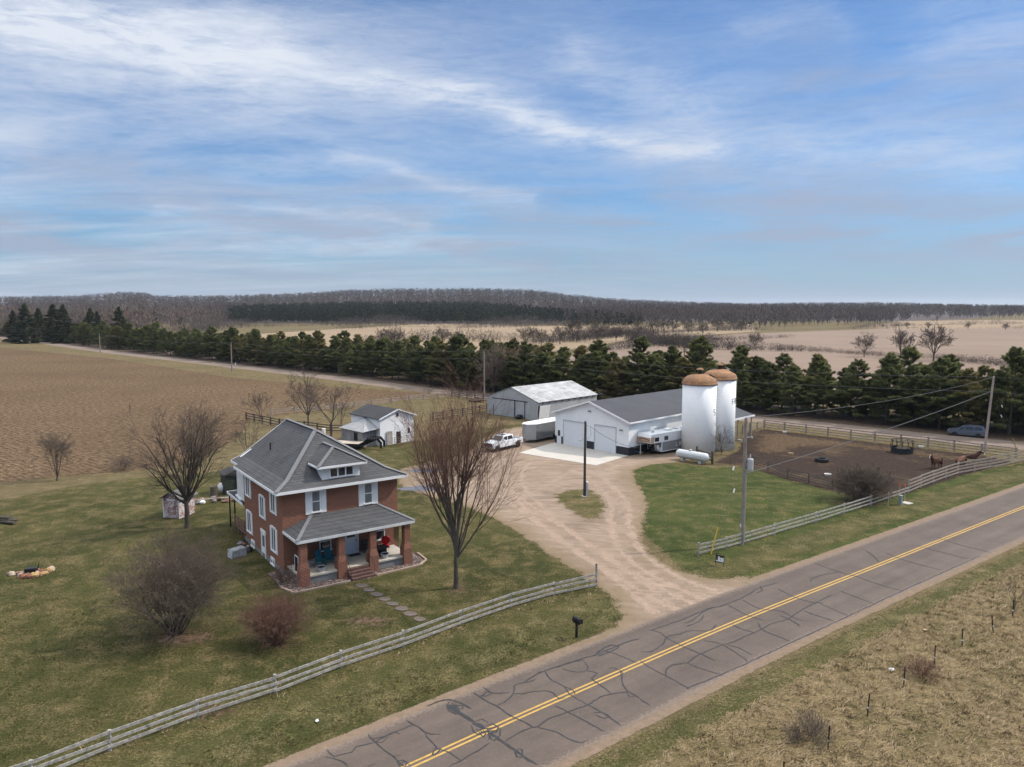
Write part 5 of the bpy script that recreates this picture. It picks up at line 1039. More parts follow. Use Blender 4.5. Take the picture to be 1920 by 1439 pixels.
# ------------------------------------------------------------------ poles and wires
m_pole=simple('grey_pole_wood',(.235,.205,.18),.9,0,.22,2,.2); m_poledk=simple('dark_pole_wood',(.060,.050,.043),.9,0,.2,2)
m_yel=simple('yellow_guard',(.50,.30,.035),.5,0,.1); m_wire=simple('wire',(.09,.09,.09),.6)
m_pgrey=simple('transformer_grey',(.42,.43,.43),.5,.1,.08)
def pole(name,label,base,h,r,mat,lean=(0,0),group=None):
    t=thing(name,label,'utility pole',(*base,0),0,group); b=MB(); b.tube([(0,0,-.3),(lean[0]*.5,lean[1]*.5,h*.5),(lean[0],lean[1],h)],[r,r*.88,r*.72],12); b.build('shaft',mat,t,smooth=False); return t
p1=at(1391,1022); u1=pole('utility_pole','tall grey utility pole with transformer standing at the fence by the drive',p1,10.85,.17,m_pole)
b=MB(); b.lathe([(.0,6.4),(.24,6.42),(.26,6.5),(.26,7.35),(.22,7.42),(0,7.44)],(.46,-.05,0),20); tr=b.build('transformer',m_pgrey,u1)
b=MB(); b.lathe([(.05,7.42),(.06,7.5),(.035,7.55),(.06,7.62),(.035,7.68),(.05,7.78),(0,7.8)],(.46,-.05,0),10); b.build('bushing',m_pgrey,tr); b=MB(); b.box(.1,.25,-.08,-.02,6.6,6.7); b.box(.1,.25,-.08,-.02,7.1,7.2); b.build('bracket',m_black,tr)
b=MB(); b.tube([(.0,0,9.2),(.5,-.05,9.25)],.035,6); b.lathe([(.06,9.1),(.075,9.2),(.06,9.3)],(.55,-.05,0),8); b.build('cutout_arm',m_pgrey,u1); b=MB(); b.lathe([(.03,10.8),(.06,10.86),(.03,10.95)],(0,0,0),8); b.build('pin_insulator',m_pgrey,u1)
b=MB(); b.tube([(.20,-.02,.3),(.19,-.02,6.4)],.022,5); b.build('conduit',m_pgrey,u1); MB().box(.0-.18,-.14,-.1,.1,1.55,1.8).build('tag_plate',m_white,u1)
p2=at(1096,931); u2=pole('yard_pole','short dark yard pole with meter box on the grass island',p2,8.05,.15,m_poledk)
b=MB(); b.box(.14,.36,-.15,.12,.0,1.45); b.build('meter_box',m_pgrey,u2); b=MB(); b.lathe([(.11,1.45),(.11,1.6),(.0,1.62)],(.25,-.02,0),12); b.build('meter_dome',m_white,u2)
b=MB(); b.tube([(0,0,6.1),(-.45,-.2,6.15)],.03,6); b.lathe([(0,6.0),(.13,6.02),(.13,6.16),(.05,6.2)],(-.55,-.25,0),10); b.build('lamp_arm',m_pgrey,u2); b=MB(); b.tube([(.15,0,7.6),(.55,.0,7.45),(.62,0,6.6),(.3,0,6.2),(.16,0,6.3)],.016,5); b.build('cable_loop',m_wire,u2)
b=MB(); b.lathe([(.35,-.1),(.32,.05),(0,.06)],n=12); b.build('footing',m_conc,u2)
p3=at(1845,851); u3=pole('utility_pole','leaning pale utility pole at the far corner of the horse paddock',p3,10.5,.17,simple('pale_pole_wood',(.34,.27,.235),.9,0,.2,2),(.62,0)); b=MB(); b.lathe([(.03,10.45),(.07,10.53),(.03,10.62)],(.62,0,0),8); b.build('pin_insulator',m_white,u3)
p4=at(908,746); u4=pole('utility_pole','pale utility pole left of the metal barn in front of the pines',p4,10.3,.17,m_pole)
p5=at(435,697); u5=pole('utility_pole','pale utility pole at the edge of the ploughed field near the left centre pines',p5,8.9,.18,m_pole)
p6=at(188,661); u6=pole('utility_pole','distant utility pole by the side road in the left quarter',p6,7.7,.2,m_pole)
p7=at(34,642); u7=pole('utility_pole','farthest utility pole at the left edge below the spruces',p7,8.2,.24,m_pole)
sg=thing('round_sign','small white round sign beside the pole at the field edge','sign',(*at(442,696),0),R(-50)); MB().tube([(0,0,-.2),(0,0,2.1)],.04,6).build('post',m_rail,sg); MB().lathe([(0,0),(.42,0),(.42,.03),(0,.03)],(0,-.05,2.1),20,'y').build('plate',m_white,sg)
def wire(label,a,b_,sag,r=.012,name='wire_span',mat=None):
    A=Vector(a);B_=Vector(b_); pts=[A.lerp(B_,k/16)+Vector((0,0,-sag*4*(k/16)*(1-k/16))) for k in range(17)]
    o=MB().tube(pts,r,5,False).build(name,mat or m_wire); tag(o,label,'wire'); return o
T=lambda p,z,dx=0:(p[0]+dx,p[1],z)
wire('upper wire from the leaning corner pole to the tall transformer pole',T(p3,10.5,.6),T(p1,10.9),.7,.02)
wire('lower cable from the leaning corner pole to below the transformer',T(p3,8.6,.5),T(p1,6.1),.35,.03)
wire('upper wire between the leaning corner pole and the pole by the metal barn',T(p3,10.5,.6),T(p4,10.3),1.1,.022); wire('lower wire between the leaning corner pole and the pole by the metal barn',T(p3,8.5,.5),T(p4,8.6),1.1,.022)
wire('upper wire from the leaning corner pole out of the right edge',T(p3,10.5,.6),(110,64,10.6),.5,.018); wire('lower wire from the leaning corner pole out of the right edge',T(p3,8.5,.5),(110,64,8.7),.5,.018)
wire('upper wire from the barn side pole to the field edge pole',T(p4,10.3),T(p5,8.9),1.2,.025); wire('lower wire from the barn side pole to the field edge pole',T(p4,8.6),T(p5,7.3),1.2,.025)
wire('wire from the field edge pole towards the distant pole at left',T(p5,8.9),T(p6,7.7),1.3,.03)
wire('dark cable from the yard pole down to the horse trailer corner of the workshop',T(p2,7.5,.5),(17.0,98.3,1.2),.5,.022)
def guy(name,label,a,g,frac,insf):
    t=thing(name,label,'guy wire',(*g,0)); A=Vector(a)-Vector((*g,0)); MB().tube([(0,0,.05),A],.012,5,False).build('strand',m_wire,t); MB().tube([(0,0,.02),A*frac],.05,6).build('guard',m_yel,t); MB().tube([A*insf,A*(insf+.03)],.06,6).build('insulator',m_white,t)
g1=at(1333,1040); guy('guy_wire','left guy wire of the transformer pole, with the yellow guard',(p1[0],p1[1],10.7),g1,.20,.62); 
t=thing('guy_wire','right guy wire of the transformer pole, without a guard','guy wire',(g1[0]+.45,g1[1]+.2,0)); A=Vector((p1[0]-g1[0]-.45,p1[1]-g1[1]-.2,7.9)); MB().tube([(0,0,.0),A],.011,5,False).build('strand',m_wire,t); MB().tube([A*.60,A*.64],.055,6).build('insulator',m_white,t)
g3=at(1906,842); guy('guy_wire','outer guy wire of the leaning corner pole with a yellow guard',(p3[0]+.6,p3[1],10.0),g3,.16,.62); t=thing('guy_wire','inner guy wire of the leaning corner pole','guy wire',(*g3,0)); A=Vector((p3[0]+.5-g3[0],p3[1]-g3[1],8.0)); MB().tube([(-.1,0,0),A],.012,5,False).build('strand',m_wire,t); MB().tube([A*.60,A*.64],.06,6).build('insulator',m_white,t)
# ------------------------------------------------------------------ wheels
m_tyre=simple('tyre_rubber',(.018,.018,.019),.8,0,.2); m_rim=simple('alloy_rim',(.55,.56,.57),.3,.6,.08)
def wheel(parent,x,y,r,wd,s,rr=.62):
    "wheel with its axle along y; s = outward side"
    B=MB(); B.lathe([(r*rr,-wd/2),(r*.93,-wd/2),(r,-wd*.3),(r,wd*.3),(r*.93,wd/2),(r*rr,wd/2)],(x,y,r),28,'y'); o=B.build('wheel',m_tyre,parent)
    B=MB(); e=y+s*wd*.5; B.lathe([(0,0),(r*.2,0),(r*rr*.9,-.03),(r*rr,0.0),(r*rr,-.05*1)] if s>0 else [(0,0),(r*.2,0),(r*rr*.9,.03),(r*rr,0.0),(r*rr,.05)],(x,e-s*.012,r),24,'y'); B.build('rim',m_rim,o); return o
m_carwhite=simple('white_car_paint',(.74,.75,.76),.22,0,.02,1,spec=.5); m_cargl=simple('dark_car_glass',(.015,.017,.02),.05,0,.1,spec=.8)
m_chrome=simple('chrome',(.5,.5,.5),.2,.9,.05); m_lampw=simple('headlamp_glass',(.55,.57,.58),.15,0,.05); m_lampr=simple('tail_lamp_red',(.35,.02,.02),.25,0,.05)
# pickup: x forward
tk=thing('pickup_truck','white crew cab dual rear wheel pickup parked with its tail to the silver trailer','pickup',(*at(953,843.5),0),R(-129))
tk.location=(Vector((*at(953,843.0),0))+Vector((math.cos(R(-129-90+0)),math.sin(R(-129-90)),0))*.95)
wb=2.35; hw=1.0
lower=[(-3.30,.62),(-3.30,1.32),(-1.55,1.32),(-1.25,1.34),(1.25,1.36),(2.95,1.28),(3.18,1.15),(3.22,.62),(2.95,.5),(2.35+.58,.5),(2.35+.5,.80),(2.35+.22,.98),(2.35-.22,.98),(2.35-.5,.80),(2.35-.58,.5),(-2.1+.58,.5),(-2.1+.5,.82),(-2.1+.22,1.0),(-2.1-.22,1.0),(-2.1-.5,.82),(-2.1-.58,.55)]
bd=MB(); 
bd.prism(lower[:1]+lower[1:],'y',hw-.12,hw); bd.prism(lower,'y',-hw,-hw+.12)
bd.hexa([(-1.3,-hw+.12,.55),(2.0,-hw+.12,.55),(2.0,hw-.12,.55),(-1.3,hw-.12,.55),(-1.3,-hw+.12,1.34),(2.0,-hw+.12,1.36),(2.0,hw-.12,1.36),(-1.3,hw-.12,1.34)])
bd.hexa([(1.9,-hw+.12,.9),(3.18,-hw+.12,.62),(3.18,hw-.12,.62),(1.9,hw-.12,.9),(1.9,-hw+.12,1.40),(3.10,-hw+.12,1.24),(3.10,hw-.12,1.24),(1.9,hw-.12,1.40)])
bd.box(-3.29,-3.20,-hw+.12,hw-.12,.62,1.31); bd.box(-1.40,-1.3,-hw+.12,hw-.12,.62,1.34)
o=bd.build('body',m_carwhite,tk,bevel=.03)
MB().box(-3.2,-1.4,-hw+.12,hw-.12,.80,.86).build('bed_floor',m_black,tk)
cb=MB()
def ringc(x0,x1,h,z): return [(x0,-h,z),(x1,-h,z),(x1,h,z),(x0,h,z)]
cb.hexa(ringc(-1.36,1.55,hw-.03,1.34)+ringc(-1.18,.72,hw-.20,2.0)); cab=cb.build('cab',m_carwhite,tk,bevel=.05)
gl=MB()
def side_gl(xa,xb,xc,xd,s):
    def Pn(x,z,e=.012): 
        h=hw-.03-(z-1.34)/.66*.17+e; return (x,s*h,z)
    q_=[Pn(xa,1.42),Pn(xb,1.42),Pn(xc,1.90),Pn(xd,1.90)]; gl.poly(q_ if s<0 else q_[::-1])
for s_ in (-1,1): side_gl(.15,1.28,.66,.15,s_); side_gl(-1.05,.05,.05,-.95,s_)
gl.poly([(1.525,-.86,1.42),(1.525,.86,1.42),(.80,.74,1.94),(.80,-.74,1.94)]); gl.poly([(-1.36,.8,1.42),(-1.36,-.8,1.42),(-1.215,-.72,1.9),(-1.215,.72,1.9)])
gl.build('glazing',m_cargl,cab); MB().box(-.3,.45,-.45,.45,1.995,2.012).build('sunroof',m_cargl,cab)
b=MB(); b.box(3.19,3.25,-.68,.68,.78,1.18); b.build('grille',simple('dark_grille',(.07,.06,.06),.4,.4),tk); b=MB(); b.box(3.16,3.36,-hw+.03,hw-.03,.48,.74); b.build('bumper',m_chrome,tk,bevel=.03)
for s_ in (-1,1):
    b=MB(); b.box(3.12,3.24,s_*.70,s_*.97,.88,1.14); b.build('headlight',m_lampw,tk); b=MB(); b.box(-3.33,-3.28,s_*.86,s_*.99,.85,1.25); b.build('tail_light',m_lampr,tk)
    b=MB(); b.obox((1.18,s_*1.16,1.48),(.14,.22,.28)); b.obox((1.2,s_*1.03,1.38),(.06,.14,.05)); b.build('mirror',m_black if s_<0 else m_carwhite,tk)
    b=MB(); b.box(-1.4,1.7,s_*.86,s_*1.10,.40,.47); b.build('running_board',m_black,tk)
    b=MB(); b.prism([(-2.85,.80),(-2.65,1.05),(-2.1,1.18),(-1.55,1.05),(-1.35,.80),(-1.5,.80),(-1.66,1.0),(-2.1,1.1),(-2.54,1.0),(-2.7,.80)],'y',s_*1.0,s_*1.19); b.build('rear_fender',m_carwhite,tk)
    wheel(tk,2.35,s_*.86,.41,.26,s_); wheel(tk,-2.1,s_*1.02,.41,.26,s_)
b=MB(); b.box(-3.0,2.9,-.5,.5,.42,.62); b.build('chassis',m_black,tk)
# enclosed silver trailer: x forward (V nose)
m_alu=simple('silver_trailer_skin',(.22,.225,.225),.34,.35,.12,1.2); m_alul=simple('light_trailer_skin',(.36,.355,.345),.4,.3,.08,1.2)
et=thing('cargo_trailer','silver enclosed V nosed trailer with white roof parked beside the workshop','trailer',(6.0,110.0,0),R(-129-4))
et.location=Vector((*at(1004.7,831),0))+Vector((math.cos(R(-133)),math.sin(R(-133)),0))*-2.9+Vector((math.cos(R(-223)),math.sin(R(-223)),0))*1.2
L0,L1,hw_=-4.2,2.9,1.22; MB().prism([(L0,-hw_),(L1,-hw_),(L1,hw_),(L0,hw_)],'z',.55,2.72).build('body',m_alu,et)
MB().prism([(L1+.002,-hw_),(L1+1.15,-.45),(L1+1.15,.45),(L1+.002,hw_)],'z',.5,2.72).build('nose',m_alul,et)
MB().prism([(L0-.03,-hw_-.03),(L1,-hw_-.03),(L1+1.2,-.48),(L1+1.2,.48),(L1,hw_+.03),(L0-.03,hw_+.03)],'z',2.725,2.82).build('roof',m_white,et)
b=MB(); b.prism([(L0,-hw_-.02),(L1,-hw_-.02),(L1+1.17,-.46),(L1+1.17,.46),(L1,hw_+.02),(L0,hw_+.02)],'z',.48,.548); b.build('lower_rail',m_chrome,et); b=MB(); b.beam((L1+1.1,0,.5),(L1+2.2,0,.52),.12,.12); b.build('tongue',m_black,et)
for s_ in (-1,1):
    for x in (-1.2,-2.1): wheel(et,x,s_*1.2,.36,.22,s_)
    b=MB(); b.prism([(-.72,.45),(-.85,.85),(-2.45,.85),(-2.58,.45),(-2.48,.45),(-2.38,.78),(-.92,.78),(-.82,.45)],'y',s_*1.22,s_*1.36); b.build('fender',m_chrome,et)
    b=MB(); b.box(2.55,2.62,s_*1.22,s_*1.25,2.25,2.42); b.box(2.55,2.62,s_*1.22,s_*1.25,.75,.9); b.build('hinge',m_black,et)
# living quarters horse trailer: x forward
rv=thing('horse_trailer','white and grey living quarters gooseneck horse trailer between workshop and silo','trailer',(0,0,0),R(-141)); dr=Vector((math.cos(R(-141)),math.sin(R(-141)),0)); lf=Vector((-dr.y,dr.x,0))
rv.location=Vector((*at(1240,853.5),0))-lf*1.2
m_rvg=simple('grey_trailer_lower',(.26,.265,.27),.4,.3,.1); m_rvw=simple('white_trailer_upper',(.70,.71,.71),.35,0,.05)
B=MB(); B.prism([(-9,1.72),(2.15,1.72),(2.25,1.85),(2.25,2.55),(2.0,2.98),(-9,2.98)],'y',-1.2,1.2); B.build('upper_body',m_rvw,rv,bevel=.04)
MB().box(-9,.0,-1.2,1.2,.50,1.719).build('lower_body',m_rvg,rv)
b=MB(); b.box(-9,0.0,-1.225,1.225,.42,.50); b.box(-.12,.03,1.2,1.24,.45,1.75); b.box(-.12,.03,-1.24,-1.2,.45,1.75); b.box(.002,.05,-1.2,1.2,.45,1.0); b.build('white_trim',m_rvw,rv)
m=NT('faded_nose_panel'); v=m.obj(); n=m.noise(v,2,5,.7); m.bsdf(m.ramp(n,.3,.7,(.34,.22,.145),(.52,.38,.28)),.5); b=MB(); b.poly([(2.258,-1.17,1.86),(2.258,1.17,1.86),(2.258,1.17,2.54),(2.258,-1.17,2.54)]); b.box(1.55,2.2,1.2,1.212,1.80,2.62); nz=b.build('nose_panel',m.m,rv)
b=MB(); pts=[(2.27,-.95+1.9*k/12,2.18+.22*math.sin(PI*k/12)) for k in range(13)]; b.tube(pts,.045,5); b.build('arc_emblem',simple('dark_red_emblem',(.10,.035,.03),.6),nz)
b=MB(); b.tube([(2.27,-.75+1.5*k/8,1.98+.05*math.sin(k*2)) for k in range(9)],.03,5); b.build('script_emblem',simple('brown_emblem',(.20,.11,.07),.6),nz)
b=MB(); 
for x0,x1,z0,z1_ in ((.55,1.4,1.95,2.5),(-1.35,-.55,1.95,2.5),(-5.2,-4.6,1.95,2.45)): b.box(x0,x1,1.2,1.222,z0,z1_)
b.build('side_window',m_cargl,rv)
b=MB(); 
for (x,pl) in ((-3.1,[[(0,1),(0,0)],[(0,0),(.8,.15)]]),(-3.75,[[(0,0),(0,1)],[(0,1),(.9,1)],[(.9,1),(.9,.1)],[(.9,.1),(0,.1)],[(.5,.4),(1.0,-.1)]])):
    for (a0,b0),(a1,b1) in pl: b.beam((x-.5*a0,1.207,.88+.55*b0),(x-.5*a1,1.207,.88+.55*b1),.012 if abs(a1-a0)>.05 else .10,.10 if abs(a1-a0)>.05 else .012)
b.box(-3.75-.45,-3.75-.06,1.2,1.209,1.0,1.4)
b.build('side_lettering',m_white,rv)
b=MB(); b.box(-3.2,-2.2,-.42,.42,2.99,3.25); b.build('roof_air_unit',m_white,rv,bevel=.06); b=MB(); b.box(-4.6,-4.1,-.3,.3,2.99,3.1); b.box(.3,.55,-.15,.1,2.99,3.2); b.box(-5.6,-5.2,.1,.6,2.99,3.06); b.build('roof_vent',m_pgrey,rv)
b=MB(); b.beam((.05,0,1.2),(1.2,0,.75),.25,.3); b.tube([(1.2,0,1.72),(1.2,0,.55)],.09,8); b.build('gooseneck_hitch',m_black,rv)
for y in (.45,.05): b=MB(); b.lathe([(0,.75),(.15,.78),(.17,.85),(.17,1.25),(.12,1.36),(0,1.38)],(.28,y+.3,0),14); b.build('gas_bottle',m_white,rv)
b=MB(); b.lathe([(.34*.5,-.1),(.34,-.1),(.36,0),(.34,.1),(.34*.5,.1)],(.75,.3,.75),20,'y'); sp_=b.build('spare_wheel',m_tyre,rv); b=MB(); b.lathe([(0,.08),(.19,.1),(.19,-.05)],(.75,.3,.75),16,'y'); b.build('rim',m_rim,sp_)
b=MB(); b.box(1.75,1.84,-.99,-.90,.0,1.72); b.build('jack_leg',m_rvw,rv)
for s_ in (-1,1):
    for x in (-5.4,-6.3): wheel(rv,x,s_*1.08,.38,.24,s_)
# minivan: x forward
vn=thing('minivan','grey blue minivan driving on the gravel side road','minivan',(0,0,0),R(143)); m_van=simple('grey_blue_paint',(.105,.125,.16),.25,.35,.04,1,spec=.5)
dv=Vector((math.cos(R(143)),math.sin(R(143)),0)); lv=Vector((-dv.y,dv.x,0)); fw=Vector((*at(1789,817.4),0)); rw=Vector((*at(1834.7,821.5),0)); vn.location=(fw+rw)/2-lv*.85
prof=[(-2.55,.35),(-2.6,.95),(-2.5,1.15),(-2.25,1.62),(-2.0,1.72),(-.2,1.74),(.55,1.66),(1.45,1.12),(2.35,.95),(2.55,.75),(2.55,.35),(1.95,.3),(1.85,.58),(1.55,.70),(1.25,.58),(1.15,.28),(-1.15,.28),(-1.25,.58),(-1.55,.70),(-1.85,.58),(-1.95,.3)]
b=MB(); n=len(prof)
def vy(z): return .98-max(0,z-1.0)*.26
b._a([(x,-vy(z),z) for x,z in prof]+[(x,vy(z),z) for x,z in prof],[tuple(range(n))[::-1],tuple(range(n,2*n))]+[(i,(i+1)%n,n+(i+1)%n,n+i) for i in range(n)]); b.build('body',m_van,vn)
b=MB()
for s_ in (-1,1):
    for q_ in ([(1.15,1.12),(.55,1.58),(.30,1.60),(.30,1.10)],[(.22,1.10),(.22,1.60),(-.9,1.62),(-.9,1.10)],[(-1.0,1.10),(-1.0,1.62),(-1.95,1.58),(-2.15,1.18)]):
        pp_=[(x,s_*(vy(z)+.008),z) for x,z in q_]; b.poly(pp_ if s_>0 else pp_[::-1])
def wsx(z): return .55+(1.66-z)/.54*.9
b.poly([(wsx(1.16)+.01,-.86,1.165),(wsx(1.16)+.01,.86,1.165),(wsx(1.6)+.01,.74,1.61),(wsx(1.6)+.01,-.74,1.61)]); b.poly([(-2.47,.8,1.22),(-2.47,-.8,1.22),(-2.29,-.74,1.58),(-2.29,.74,1.58)]); b.build('glazing',m_cargl,vn)
for s_ in (-1,1):
    for x in (1.55,-1.55): wheel(vn,x,s_*.86,.35,.22,s_)
    b=MB(); b.obox((2.38,s_*.72,.80),(.28,.34,.16)); b.build('headlight',m_lampw,vn); b=MB(); b.obox((-2.55,s_*.82,1.05),(.10,.2,.35)); b.build('tail_light',m_lampr,vn); b=MB(); b.obox((.95,s_*1.05,1.15),(.12,.2,.14)); b.build('mirror',m_van,vn)
# propane tank
pa,pb=Vector((*at(1269,862),0)),Vector((*at(1330,873),0)); c_=(pa+pb)/2; d_=(pb-pa).normalized(); pt_=thing('propane_tank','long white propane tank lying on the grass edge in front of the silos','tank',c_+Vector((0,.3,0)),math.atan2(d_.y,d_.x))
r=.56; Lh=1.95; prof=[(0,-Lh-r*.85)]+[(r*math.sin(t),-Lh-r*.85*math.cos(t)) for t in (.3,.6,.9,1.2,1.45)]+[(r,-Lh),(r,Lh)]+[(r*math.sin(t),Lh+r*.85*math.cos(t)) for t in (1.45,1.2,.9,.6,.3)]+[(0,Lh+r*.85)]
b=MB(); b.lathe(prof,(0,0,.86),32,'x'); b.build('vessel',simple('tank_white',(.56,.57,.56),.4,0,.06,1.5),pt_,smooth=True); b=MB(); b.lathe([(.2,1.38),(.2,1.55),(.15,1.6),(0,1.6)],(-.3,0,0),14); b.build('valve_dome',m_pgrey,pt_)
for x in (-1.35,1.35): MB().box(x-.22,x+.22,-.4,.4,-.05,.36).build('saddle',m_conc,pt_)
MB().tube([(-1.9,-.555,.98),(1.9,-.555,.98)],.012,5).build('seam',m_greyst,pt_)
b=MB(); b.poly([(-.25,-.569,.80),(.35,-.569,.80),(.35,-.50,1.15),(-.25,-.50,1.15)]); b.build('label_plate',m_white,pt_)
# flatbed gooseneck trailer beside the shed
ft=thing('flatbed_trailer','gooseneck flatbed trailer with black drilled neck parked by the white shed','trailer',(*at(688,842),0),R(-12))
b=MB(); b.box(-7.5,-.6,-1.2,1.2,.75,.85); b.build('deck',simple('pale_deck_planks',(.40,.34,.27),.9,0,.2,3),ft); b=MB()
for y in (-1.22,1.1): b.box(-7.5,-.6,y,y+.12,.55,.86)
b.box(-.62,-.5,-1.2,1.2,.5,.95); b.build('frame',m_black,ft)
for y in (-.6,.6):
    b=MB(); b.prism([(-.6,.6),(-.1,.6),(.35,1.75),(1.9,1.75),(2.5,1.1),(2.5,.3),(2.2,.3),(2.2,1.0),(1.75,1.45),(.1,1.45),(-.6,.85)],'y',y-.08,y+.08); o=b.build('neck_beam',m_black,ft); b=MB()
    for k in range(6): b.obox((.5+.24*k,y-.085,1.6),(.08,.01,.10))
    b.build('lightening_holes',simple('pale_gap',(.35,.33,.28),.9),o)
for s_ in (-1,1): wheel(ft,-3.2,s_*1.05,.38,.24,s_); wheel(ft,-4.1,s_*1.05,.38,.24,s_)
# ------------------------------------------------------------------ small things round the drive
mbx=thing('mailbox','black mailbox on a black post at the mouth of the drive','mailbox',(*at(1081,1196),0),R(-52)); MB().box(-.06,.06,-.06,.06,-.2,1.0).build('post',m_black,mbx,bevel=.008)
b=MB(); h=.14; pr_=[(-h,1.0),(h,1.0)]+[(h*math.cos(t),1.16+h*math.sin(t)) for t in [k*PI/8 for k in range(9)]]; b.prism(pr_,'x',-.28,.36) ; 
b=MB(); b.prism([(y,z) for y,z in pr_],'x',-.26,.38); b.build('box',m_black,mbx); b=MB(); b.prism([(y*1.06,1.0+(z-1.0)*1.04) for y,z in pr_],'x',.38,.41); b.build('door',m_black,mbx); MB().box(.15,.19,.14,.155,1.1,1.33).build('flag',m_black,mbx); b=MB(); b.box(-.2,.3,-.12,.12,.93,.995); b.build('bracket',m_black,mbx)
ys=thing('yard_sign','black framed white yard sign standing in the grass beside the drive','sign',(*at(1349.5,1062),0),R(-40)); b=MB()
for x in (-.33,.33): b.beam((x,0,-.15),(x,0,1.0),.03,.04)
b.beam((-.33,0,.98),(.33,0,.98),.03,.03); b.beam((-.33,0,.82),(.33,0,.82),.03,.09); b.beam((-.33,0,.32),(.33,0,.32),.03,.07); b.build('frame',m_black,ys); MB().box(-.31,.31,-.012,.012,.355,.775).build('panel',m_white,ys)
b=MB(); b.box(-.31,-.16,-.018,-.0125,.45,.775); b.box(-.02,.28,-.018,-.0125,.70,.775); b.build('dark_block',simple('dark_print',(.06,.05,.06),.6),ys); b=MB(); b.box(.02,.10,-.017,-.0125,.50,.60); b.build('grey_block',simple('grey_print',(.35,.36,.37),.6),ys)
pd=thing('utility_pedestal','grey green utility pedestal beside a concrete pad at the roadside fence','pedestal',(*at(1688,947),0),R(35)); b=MB(); b.box(-.16,.16,-.16,.16,-.1,.95); b.build('cabinet',simple('pedestal_green',(.21,.25,.22),.6,0,.06),pd,bevel=.02); MB().box(-.175,.175,-.175,.175,.95,1.0).build('lid',simple('pedestal_lid',(.26,.30,.27),.6),pd)
o=MB().box(-.45,.45,-.45,.45,-.05,.06).build('concrete_pad',m_conc,None,(*at(1700,944),0),R(30)); tag(o,'square pale concrete pad beside the utility pedestal','pad')
for i,(x,y,hh) in enumerate(((1686,935,1.55),(1696,940,1.75),(1665,950,1.5))):
    t=thing('marker_stake',['pale stake with orange top just behind the utility pedestal','tall pale stake with orange top right of the utility pedestal','plain pale stake left of the utility pedestal'][i],'stake',(*at(x,y),0)); MB().tube([(0,0,-.2),(0,0,hh)],.028,6).build('shaft',simple('pale_stake',(.45,.32,.24),.8),t)
    if i<2: MB().box(-.14,.10,-.02,.02,hh-.16,hh).build('flag',simple('orange_marker',(.55,.10,.03),.5),t)
# paddock
fd=thing('hay_feeder','round black hay ring feeder with a barred top standing in the paddock','feeder',(*at(1691,849),0)); b=MB(); b.lathe([(1.42,-.05),(1.42,.75),(1.38,.75),(1.38,-.05)],n=32); b.build('skirt',simple('black_plastic',(.018,.022,.026),.5),fd); b=MB()
for k in range(12): a=k*PI/6; b.tube([(1.40*math.cos(a),1.40*math.sin(a),.7),(1.40*math.cos(a+.12),1.40*math.sin(a+.12),1.75)],.035,5)
b.tube([(1.4*math.cos(k*PI/12),1.4*math.sin(k*PI/12),1.72) for k in range(25)],.04,5); b.build('bars',m_black,fd); b=MB(); b.lump((0,0,.5),(1.0,1.0,.45),4,.2); b.build('hay',simple('dark_hay',(.05,.04,.025),.95,0,.4,6),fd)
ty=MB(); ty.lathe([(.48,.02),(.78,.0),(.86,.12),(.86,.36),(.78,.48),(.48,.46),(.46,.24),(.48,.02)],n=28); tag(ty.build('tractor_tyre',m_tyre,None,(*at(1541,866),0),smooth=False),'big black tractor tyre lying flat in the muddy paddock','tyre')
ml=simple('white_tub_plastic',(.66,.63,.58),.5,0,.06); mt=simple('tan_salt_block',(.52,.36,.21),.8,0,.1)
def tub(label,px,py,mat,rad=.34,h=.26,name='feed_tub'):
    b=MB(); b.lathe([(0,.02),(rad*.82,.0),(rad,h),(rad*.93,h),(rad*.78,.05),(0,.05)],n=18); tag(b.build(name,mat,None,(*at(px,py),0)),label,'tub')
tub('white feed tub near the back fence, left of the hay feeder',1471,812,ml); tub('tan feed tub on the mud left of the tractor tyre',1483,853,mt); tub('white feed tub against the rusty pipe fence',1552,892,ml,.42,.22); tub('white feed tub just right of the hay feeder',1727,840,ml,.36)
tub('white tub beside the rear silo',1388,827,ml,.3,.2)
